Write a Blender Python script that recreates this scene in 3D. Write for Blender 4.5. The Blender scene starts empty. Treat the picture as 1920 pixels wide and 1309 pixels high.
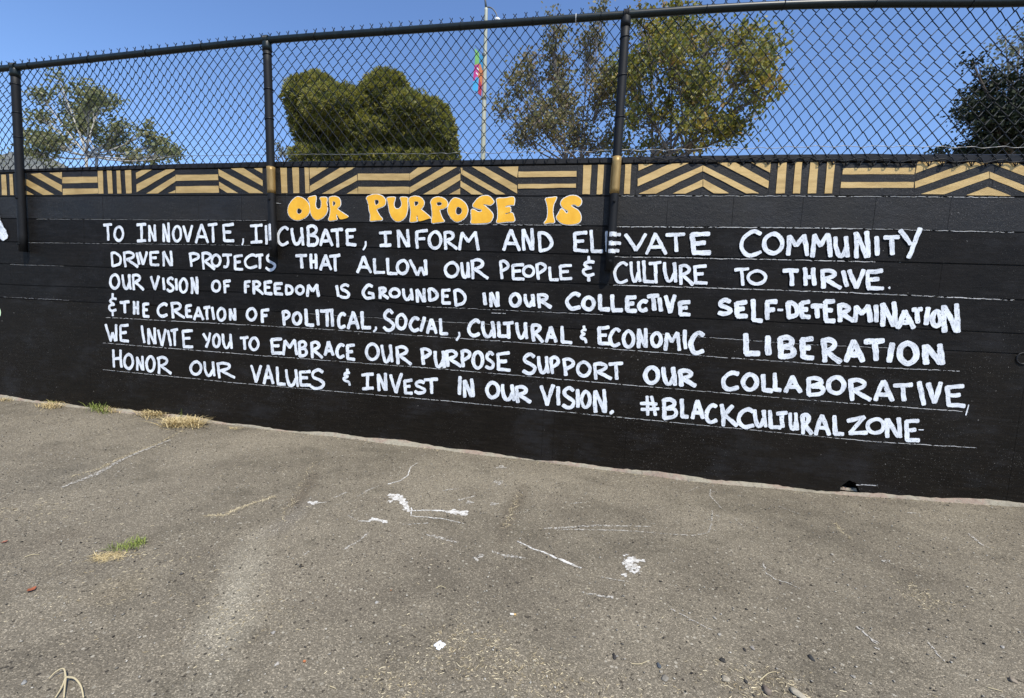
import bpy, math, random
import numpy as np
from mathutils import Vector, Matrix
R_ = math.radians
random.seed(7)
rng = np.random.default_rng(7)
SC = bpy.context.scene
COL = SC.collection
ZG = 1.87                      # height of the first mortar line above the ground datum

# ------------------------------------------------------------------ camera
CF, CYAW, CPIT, CROL = 800.0, -0.161261865, 0.0904202757, 0.0463829262
CPOS = np.array([3.95369799, -3.05696906, -0.814486824 + ZG])
_cy, _sy = math.cos(CYAW), math.sin(CYAW)
_cp, _sp = math.cos(CPIT), math.sin(CPIT)
FW = np.array([_sy * _cp, _cy * _cp, -_sp])
_rt = np.array([_cy, -_sy, 0.0]); _up = np.cross(_rt, FW)
_cr, _sr = math.cos(CROL), math.sin(CROL)
RT = _cr * _rt + _sr * _up
UP = -_sr * _rt + _cr * _up
cd = bpy.data.cameras.new('camera'); cam = bpy.data.objects.new('camera', cd); COL.objects.link(cam)
cd.sensor_width = 36.0; cd.lens = CF / 1920 * 36.0
cd.clip_start = 0.05; cd.clip_end = 6000
cam.matrix_world = Matrix(((RT[0], UP[0], -FW[0], CPOS[0]), (RT[1], UP[1], -FW[1], CPOS[1]),
                           (RT[2], UP[2], -FW[2], CPOS[2]), (0, 0, 0, 1)))
SC.camera = cam

# ------------------------------------------------------------------ sky, sun, exposure
SUN_EL, SUN_AZ = R_(57), R_(37)          # azimuth measured from the wall's outward normal towards +X
S = Vector((math.cos(SUN_EL) * math.sin(SUN_AZ), -math.cos(SUN_EL) * math.cos(SUN_AZ), math.sin(SUN_EL)))
W = bpy.data.worlds.new('World'); SC.world = W; W.use_nodes = True
nt = W.node_tree
sky = nt.nodes.new('ShaderNodeTexSky'); sky.sky_type = 'NISHITA'; sky.sun_disc = False
sky.sun_elevation = SUN_EL; sky.sun_rotation = math.atan2(S.x, S.y)
sky.altitude = 0; sky.air_density = 1.0; sky.dust_density = 0.3; sky.ozone_density = 7.0
bg = nt.nodes['Background']; bg.inputs['Strength'].default_value = 0.125
wb = nt.nodes.new('ShaderNodeMix'); wb.data_type = 'RGBA'; wb.blend_type = 'MULTIPLY'; wb.inputs[0].default_value = 1.0
wb.inputs[7].default_value = (.985, .98, 1.035, 1)          # camera white balance of the blue
nt.links.new(sky.outputs[0], wb.inputs[6]); nt.links.new(wb.outputs[2], bg.inputs['Color'])
sl = bpy.data.lights.new('sun', 'SUN'); sl.energy = 3.3; sl.angle = R_(0.53); sl.color = (1.0, 0.955, 0.85)
so = bpy.data.objects.new('sun', sl); COL.objects.link(so); so.rotation_euler = S.to_track_quat('Z', 'Y').to_euler()
so.location = S * 40
SC.view_settings.view_transform = 'Standard'; SC.view_settings.look = 'None'
SC.view_settings.exposure = 0.72; SC.view_settings.gamma = 1.0

# ------------------------------------------------------------------ geometry helpers
def ray(px, py):
    return FW + (px - 960) / CF * RT - (py - 654.5) / CF * UP
def on_y(px, py, y=0.0):
    d = ray(px, py); t = (y - CPOS[1]) / d[1]; return CPOS + t * d
def wall(px, py):
    p = on_y(px, py); return p[0], p[2]
def gz(x, y):
    """ground height"""
    b = np.interp(x, [-2.5, -1.3, 0.0, 1.5, 2.1, 3.5, 4.7, 5.8, 6.7, 8.0], [.05, .036, .022, -.004, -.004, -.034, -.062, -.046, -.012, .02])
    d = np.clip(-np.asarray(y, float), 0, 30)
    f = np.exp(-d / 2.5)
    y = np.asarray(y, float)
    near = np.exp(-np.maximum(0, np.hypot(x - 3.5, y + 1.5) - 5) / 3)
    wob = .004 * np.sin(x * 2.1 + 1.3 * np.sin(y * 1.7)) * np.cos(y * 2.6 + .5) * np.clip(-y / .3, 0, 1)
    return b * f - 0.02 * np.minimum(d, 6) + (1 - f) * (-.01) + near * wob
def on_ground(px, py):
    d = ray(px, py); z = -0.03
    for _ in range(12):
        t = (z - CPOS[2]) / d[2]; p = CPOS + t * d; z = float(gz(p[0], p[1]))
    return np.array([p[0], p[1], z])

def link(name, me, mat=None, parent=None):
    o = bpy.data.objects.new(name, me); COL.objects.link(o)
    if mat is not None:
        for m in (mat if isinstance(mat, (list, tuple)) else [mat]): me.materials.append(m)
    if parent is not None: o.parent = parent
    return o
def tag(o, label, cat, group=None, kind=None):
    o['label'] = label; o['category'] = cat
    if group: o['group'] = group
    if kind: o['kind'] = kind
    return o
def empty(name, loc=(0, 0, 0)):
    o = bpy.data.objects.new(name, None); COL.objects.link(o); o.location = loc; o.empty_display_size = .2
    return o
class MB:
    """collects vertices and faces of one mesh"""
    def __init__(s): s.v = []; s.f = []; s.mi = []; s.uv = []
    def add(s, vs, fs, mi=0, uv=None):
        b = len(s.v); s.v.extend([tuple(map(float, v)) for v in vs]); s.f.extend([tuple(b + i for i in f) for f in fs])
        s.mi.extend([mi] * len(fs)); s.uv.extend(uv if uv is not None else [(0, 0)] * len(vs))
    def box(s, a, b, mi=0):
        x0, y0, z0 = a; x1, y1, z1 = b
        s.add([(x0, y0, z0), (x1, y0, z0), (x1, y1, z0), (x0, y1, z0), (x0, y0, z1), (x1, y0, z1), (x1, y1, z1), (x0, y1, z1)],
              [(0, 3, 2, 1), (4, 5, 6, 7), (0, 1, 5, 4), (1, 2, 6, 5), (2, 3, 7, 6), (3, 0, 4, 7)], mi)
    def tube(s, pts, rad, n=6, mi=0, caps=True):
        P = np.asarray(pts, float); m = len(P)
        r = np.full(m, rad) if np.isscalar(rad) else np.asarray(rad, float)
        T = np.gradient(P, axis=0); T /= np.linalg.norm(T, axis=1)[:, None] + 1e-12
        ref = np.array([0, 0, 1.0]) if abs(T[0][2]) < .9 else np.array([1.0, 0, 0])
        vs = []; u = None
        for i in range(m):
            if u is None: u = np.cross(T[i], ref)
            else: u = u - T[i] * (u @ T[i])
            u /= np.linalg.norm(u) + 1e-12; w = np.cross(T[i], u)
            for k in range(n):
                a = 2 * math.pi * k / n; vs.append(P[i] + r[i] * (math.cos(a) * u + math.sin(a) * w))
        fs = [(i * n + k, i * n + (k + 1) % n, (i + 1) * n + (k + 1) % n, (i + 1) * n + k) for i in range(m - 1) for k in range(n)]
        if caps: fs += [tuple(range(n - 1, -1, -1)), tuple((m - 1) * n + k for k in range(n))]
        s.add(vs, fs, mi)
    def lathe(s, c, prof, n=20, mi=0):
        vs = [(c[0] + r * math.cos(2 * math.pi * k / n), c[1] + r * math.sin(2 * math.pi * k / n), z) for r, z in prof for k in range(n)]
        m = len(prof)
        fs = [(i * n + k, i * n + (k + 1) % n, (i + 1) * n + (k + 1) % n, (i + 1) * n + k) for i in range(m - 1) for k in range(n)]
        fs += [tuple(range(n - 1, -1, -1)), tuple((m - 1) * n + k for k in range(n))]
        s.add(vs, fs, mi)
    def build(s, name, mat, parent=None, smooth=False, uv=False):
        me = bpy.data.meshes.new(name); me.from_pydata(s.v, [], s.f)
        if any(s.mi): me.polygons.foreach_set('material_index', s.mi)
        if uv:
            L = me.uv_layers.new(name='UVMap'); idx = np.empty(len(me.loops), np.int32); me.loops.foreach_get('vertex_index', idx)
            L.data.foreach_set('uv', np.asarray(s.uv, np.float32)[idx].ravel())
        me.validate(); me.update()
        if smooth: me.shade_smooth()
        return link(name, me, mat, parent)
def np_mesh(name, V, F, mat, parent=None, attr=None):
    """V (n,3); F (m,4) or (m,3); attr dict of per-vertex floats"""
    me = bpy.data.meshes.new(name); k = F.shape[1]
    me.vertices.add(len(V)); me.vertices.foreach_set('co', np.asarray(V, np.float32).ravel())
    me.loops.add(F.size); me.loops.foreach_set('vertex_index', np.asarray(F, np.int32).ravel())
    me.polygons.add(len(F)); me.polygons.foreach_set('loop_start', np.arange(len(F), dtype=np.int32) * k)
    for a, v in (attr or {}).items():
        at = me.attributes.new(a, 'FLOAT', 'POINT'); at.data.foreach_set('value', np.asarray(v, np.float32))
    me.update(calc_edges=True)
    return link(name, me, mat, parent)
def smooth_curve(pts, step):
    P = np.asarray(pts, float); closed = np.allclose(P[0], P[-1])
    Q = np.vstack([P[-2] if closed else 2 * P[0] - P[1], P, P[1] if closed else 2 * P[-1] - P[-2]])
    out = []
    for i in range(1, len(Q) - 2):
        a, b, c, d = Q[i - 1:i + 3]; n = max(2, int(np.linalg.norm(c - b) / step))
        t = np.linspace(0, 1, n, endpoint=False)[:, None]
        out.append(.5 * (2 * b + (c - a) * t + (2 * a - 5 * b + 4 * c - d) * t ** 2 + (3 * b - 3 * c + d - a) * t ** 3))
    out.append(P[-1:]); return np.vstack(out)
def resample(P, step):
    P = np.asarray(P, float); L = np.r_[0, np.cumsum(np.linalg.norm(np.diff(P, axis=0), axis=1))]
    n = max(3, int(L[-1] / step) + 1); t = np.linspace(0, L[-1], n)
    return np.stack([np.interp(t, L, P[:, k]) for k in range(P.shape[1])], 1)

# ------------------------------------------------------------------ material helpers
class Mat:
    def __init__(s, name, rough=.6, spec=.5, metallic=0.0):
        s.m = bpy.data.materials.new(name); s.m.use_nodes = True; s.t = s.m.node_tree
        s.b = s.t.nodes['Principled BSDF']; s.b.inputs['Roughness'].default_value = rough
        s.b.inputs['Specular IOR Level'].default_value = spec; s.b.inputs['Metallic'].default_value = metallic
        s.pos = s.n('ShaderNodeNewGeometry').outputs['Position']
    def n(s, t, **k):
        x = s.t.nodes.new(t)
        for a, b in k.items(): setattr(x, a, b)
        return x
    def put(s, sock, v):
        if isinstance(v, bpy.types.NodeSocket): s.t.links.new(v, sock)
        else: sock.default_value = v
    def scale(s, v3, src=None):
        x = s.n('ShaderNodeVectorMath', operation='MULTIPLY'); s.put(x.inputs[0], src or s.pos); x.inputs[1].default_value = v3; return x.outputs[0]
    def noise(s, sc, det=4, rough=.55, src=None, dist=0.0):
        x = s.n('ShaderNodeTexNoise'); s.put(x.inputs['Vector'], src or s.pos); x.inputs['Scale'].default_value = sc
        x.inputs['Detail'].default_value = det; x.inputs['Roughness'].default_value = rough; x.inputs['Distortion'].default_value = dist
        return x.outputs['Fac']
    def voro(s, sc, src=None, feat='F1', out='Distance', rnd=1.0):
        x = s.n('ShaderNodeTexVoronoi', feature=feat); s.put(x.inputs['Vector'], src or s.pos); x.inputs['Scale'].default_value = sc
        x.inputs['Randomness'].default_value = rnd; return x.outputs[out]
    def ramp(s, fac, stops, interp='LINEAR'):
        x = s.n('ShaderNodeValToRGB'); x.color_ramp.interpolation = interp; e = x.color_ramp.elements
        while len(e) < len(stops): e.new(.5)
        for i, (p, c) in enumerate(stops):
            e[i].position = p; c = (c, c, c) if isinstance(c, (int, float)) else c; e[i].color = (*c, 1)
        s.put(x.inputs[0], fac); return x.outputs[0]
    def math(s, op, a, b=0.0, clamp=False):
        x = s.n('ShaderNodeMath', operation=op, use_clamp=clamp); s.put(x.inputs[0], a); s.put(x.inputs[1], b); return x.outputs[0]
    def mix(s, fac, a, b, mode='MIX'):
        x = s.n('ShaderNodeMix', data_type='RGBA', blend_type=mode); s.put(x.inputs[0], fac)
        for sock, v in ((x.inputs[6], a), (x.inputs[7], b)):
            s.put(sock, v if isinstance(v, bpy.types.NodeSocket) else (*v, 1) if len(v) == 3 else v)
        return x.outputs[2]
    def color(s, v): s.put(s.b.inputs['Base Color'], v if isinstance(v, bpy.types.NodeSocket) else (*v, 1)); return s
    def rough(s, v): s.put(s.b.inputs['Roughness'], v); return s
    def bump(s, h, strength=.5, dist=.002):
        x = s.n('ShaderNodeBump'); x.inputs['Strength'].default_value = strength; x.inputs['Distance'].default_value = dist
        s.put(x.inputs['Height'], h); s.t.links.new(x.outputs[0], s.b.inputs['Normal']); return s
    def alpha(s, v): s.put(s.b.inputs['Alpha'], v); return s
    def attr(s, name):
        x = s.n('ShaderNodeAttribute'); x.attribute_name = name; return x.outputs['Fac']
    def uv(s):
        x = s.n('ShaderNodeUVMap'); sp = s.n('ShaderNodeSeparateXYZ'); s.t.links.new(x.outputs[0], sp.inputs[0]); return x.outputs[0], sp.outputs[0], sp.outputs[1]

# black wall paint over block: dusty patches, pits and paint specks
def black_paint(name, lo, hi, speck, grain, rough, spec, smudge):
    m = Mat(name, rough=rough, spec=spec)
    cloud = m.noise(1.6, 5, .6); fine = m.noise(160, 3, .6)
    c = m.ramp(m.math('ADD', m.math('MULTIPLY', cloud, .6), m.math('MULTIPLY', m.noise(28, 5, .7), .4)), [(.36, lo), (.64, hi)])
    # horizontal roller texture
    rl = m.noise(1.0, 4, .7, src=m.scale((6, 1, 70)))
    c = m.mix(m.ramp(rl, [(.45, 0), (.75, .6)]), c, tuple(x * 1.9 for x in hi))
    # dusty smudges
    sm = m.ramp(m.math('ADD', m.math('MULTIPLY', m.noise(2.3, 7, .68, src=m.scale((1, 1, 1.7))), .7), m.math('MULTIPLY', m.noise(3.0, 6, .75, src=m.scale((1.5, 1, 11))), .3)), [(.50, 0), (.66, 1)])
    c = m.mix(m.math('MULTIPLY', sm, smudge), c, (.026, .0255, .027))
    # specks where the paint missed the pits, small chips and scratches
    patch = m.ramp(m.noise(1.9, 4, .6), [(.40, .15), (.60, 1)])
    sp = m.math('MULTIPLY', m.math('GREATER_THAN', m.noise(150, 2, .5), .70 - speck), patch)
    chip = m.math('GREATER_THAN', m.noise(42, 2, .5), .755)
    scr = m.math('GREATER_THAN', m.noise(26, 3, .55, src=m.scale((.6, 1, 6))), .745)
    k = m.math('MAXIMUM', m.math('MAXIMUM', m.math('MULTIPLY', sp, .50), m.math('MULTIPLY', chip, .75)), m.math('MULTIPLY', scr, .45))
    c = m.mix(k, c, (.16, .15, .135))
    m.color(c)
    m.rough(m.ramp(cloud, [(.3, rough - .08), (.7, rough + .15)]))
    h = m.math('ADD', m.math('MULTIPLY', fine, .6), m.math('MULTIPLY', m.noise(45, 4, .6), .8))
    m.bump(h, grain, .0035)
    return m.m
M_BLOCK = black_paint('black_block_paint', (.0052, .0044, .0037), (.0155, .0134, .0114), .06, .9, .50, .30, .7)
M_BLOCK2 = black_paint('black_block_paint_smooth', (.0042, .0034, .0028), (.0098, .0082, .0068), .02, .6, .54, .13, .6)
M_BASE = black_paint('black_concrete_paint', (.0056, .0041, .0026), (.0105, .0081, .0056), .01, .40, .52, .13, .6)
M_CAP = black_paint('black_cap_paint', (.006, .0058, .006), (.013, .012, .012), -.03, .4, .5, .25, .3)
m = Mat('gold_paint', rough=.5, spec=.5, metallic=.22)
g = m.noise(260, 2, .6); g2 = m.noise(14, 4, .6, src=m.scale((.35, 1, 1.6)))
c = m.ramp(g2, [(.3, (.42, .27, .095)), (.55, (.58, .39, .15)), (.8, (.66, .47, .21))])
c = m.mix(m.ramp(g, [(.60, 0), (.72, .55)]), c, (.10, .065, .03))
m.color(c); m.bump(g, .6, .003); M_GOLD = m.m
m = Mat('gold_post_paint', rough=.45, spec=.4, metallic=.3)
m.color(m.ramp(m.noise(40, 3, .6, src=m.scale((1, 1, .25))), [(.35, (.25, .155, .05)), (.7, (.38, .25, .09))])); m.bump(m.noise(300), .2, .001); M_GOLDPOST = m.m

def brush_white(name, col, dry):
    """brushed paint: dry streaks along the stroke, ragged edges, pits showing the wall"""
    m = Mat(name, rough=.55, spec=.4)
    vec, u, v = m.uv()
    streak = m.noise(1.0, 4, .6, src=m.scale((26, 3.2, 1), vec))
    edge = m.math('ABSOLUTE', v)
    rag = m.noise(1.0, 3, .6, src=m.scale((110, 1.5, 1), vec))
    lim = m.math('ADD', .74, m.math('MULTIPLY', rag, .40))
    inside = m.math('LESS_THAN', edge, lim)
    pits = m.math('LESS_THAN', m.noise(110, 3, .6), .665)
    c = m.ramp(streak, [(.25, tuple(x * .70 for x in col)), (.5, col), (.8, tuple(min(1, x * 1.04) for x in col))])
    thin = m.ramp(m.noise(11, 4, .65), [(.40, 0), (.66, dry)])
    thin = m.math('MULTIPLY', thin, m.ramp(streak, [(.34, 1), (.66, .0)]))
    c = m.mix(thin, c, (.19, .205, .24))
    m.color(c); m.alpha(m.math('MULTIPLY', inside, pits)); m.bump(m.noise(150, 3), .25, .002)
    return m.m
M_WHITE = brush_white('white_brush_paint', (.82, .84, .86), .75)
M_YELLOW = Mat('yellow_paint', rough=.5, spec=.4)
M_YELLOW.color(M_YELLOW.ramp(M_YELLOW.noise(11, 4, .6), [(.35, (.80, .40, .022)), (.6, (.88, .47, .035)), (.8, (.90, .56, .09))])).bump(M_YELLOW.noise(150, 3), .25, .002)
M_YELLOW = M_YELLOW.m
m = Mat('white_outline_paint', rough=.55); m.color((.78, .77, .74)); m.alpha(m.math('LESS_THAN', m.noise(60, 3, .6), .66)); M_OUTL = m.m
m = Mat('chalk_line_paint', rough=.8); m.color((.55, .54, .52))
m.alpha(m.math('MULTIPLY', m.math('LESS_THAN', m.noise(70, 4, .7, src=m.scale((.6, 1, 1.5))), .548), m.ramp(m.noise(3, 4, .65, src=m.scale((1, 1, .2))), [(.3, .35), (.6, 1)]))); M_CHALK = m.m

# ------------------------------------------------------------------ lettering data (glyph strokes in a unit box, y down)
GL = {
 'A': [('l', (.45, 0, 0, 1)), ('l', (.47, 0, 1, 1)), ('l', (.2, .66, .82, .66))],
 'B': [('l', (.08, .03, .1, 1)), ('c', (.05, .05, .5, 0, .85, .12, .78, .32, .3, .46)), ('c', (.3, .46, .8, .52, 1, .72, .75, .93, .1, .98))],
 'C': [('c', (.97, .12, .65, 0, .25, .16, 0, .5, .12, .85, .45, 1, .97, .88))],
 'D': [('l', (.08, .03, .15, 1)), ('c', (.05, .04, .45, .03, .85, .25, 1, .55, .8, .85, .15, .98))],
 'E': [('l', (.06, .05, .12, .95)), ('l', (.05, .05, .95, 0)), ('l', (.1, .47, .72, .45)), ('l', (.1, .95, 1, .98))],
 'F': [('l', (.08, .05, .15, 1)), ('l', (.05, .06, 1, 0)), ('l', (.1, .47, .78, .43))],
 'G': [('c', (.85, .1, .5, 0, .12, .3, 0, .65, .3, .97, .75, .95)), ('l', (.5, .58, .95, .62)), ('l', (.9, .6, .94, 1))],
 'H': [('l', (.08, 0, .15, 1)), ('l', (.85, 0, .95, 1)), ('l', (.12, .52, .88, .5))],
 'I': [('l', (.5, .04, .52, .96)), ('l', (0, .05, 1, 0)), ('l', (.05, 1, 1, .96))],
 'i': [('l', (0, 0, 1, 1))], '/': [('l', (1, 0, 0, 1))],
 'J': [('l', (0, .03, 1, 0)), ('c', (.6, .02, .65, .55, .5, .95, .15, .97))],
 'K': [('l', (.05, 0, .15, 1)), ('l', (.75, .05, .15, .55)), ('l', (.2, .5, 1, 1))],
 'L': [('l', (.05, 0, .12, .96)), ('l', (.1, .96, 1, .98))],
 'M': [('l', (.1, .05, 0, 1)), ('l', (.1, .05, .45, .52)), ('l', (.45, .52, .85, 0)), ('l', (.85, 0, 1, 1))],
 'N': [('l', (.05, .05, .1, 1)), ('l', (.08, .06, .82, .97)), ('l', (.85, 0, .95, .98))],
 'O': [('c', (.5, 0, .14, .18, 0, .52, .15, .86, .5, 1, .86, .84, 1, .48, .84, .14, .5, 0))],
 'P': [('l', (.08, .05, .26, 1)), ('c', (0, .08, .5, 0, .95, .15, .9, .38, .25, .6))],
 'R': [('l', (.06, .05, .13, 1)), ('c', (0, .06, .4, 0, .70, .15, .62, .35, .2, .52)), ('l', (.22, .5, 1, 1))],
 'S': [('c', (.9, .12, .55, 0, .15, .15, .2, .38, .6, .52, .97, .72, .8, .95, .35, 1, .02, .88))],
 'T': [('l', (0, .05, 1, 0)), ('l', (.5, .03, .58, 1))],
 'U': [('c', (.03, 0, .08, .5, .3, .95, .6, .92, .82, .55)), ('l', (.82, 0, .97, 1))],
 'V': [('l', (0, .04, .48, 1)), ('l', (1, 0, .5, 1))],
 'W': [('l', (0, 0, .4, .98)), ('l', (.42, .98, .62, .5)), ('l', (.62, .5, .85, .98)), ('l', (.88, 0, .92, .96))],
 'Y': [('l', (0, .05, .5, .5)), ('l', (1, 0, .42, 1))],
 'Z': [('l', (0, .25, .85, 0)), ('l', (.85, .03, .1, .95)), ('l', (.08, .97, 1, .93))],
 '&': [('l', (.5, 0, .48, .22)), ('c', (.97, .25, .5, .22, .12, .34, .55, .48)), ('c', (.7, .48, .1, .54, .04, .70, .4, .80, .95, .74)), ('l', (.48, .78, .52, 1))],
 '%': [('l', (.55, 0, .6, .2)), ('c', (.9, .22, .3, .24, .1, .36, .65, .48)), ('c', (.6, .48, 0, .58, .2, .72, .75, .80, .92, 1))],
 '#': [('l', (.36, 0, .4, 1)), ('l', (.60, 0, .86, 1)), ('l', (0, .38, .9, .4)), ('l', (.05, .68, 1, .65))],
 ',': [('c', (.85, -.12, .95, .45, .05, 1.15))], '-': [('l', (0, .3, 1, .7))], '.': [('l', (.3, .3, .7, .7))],
}
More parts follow.
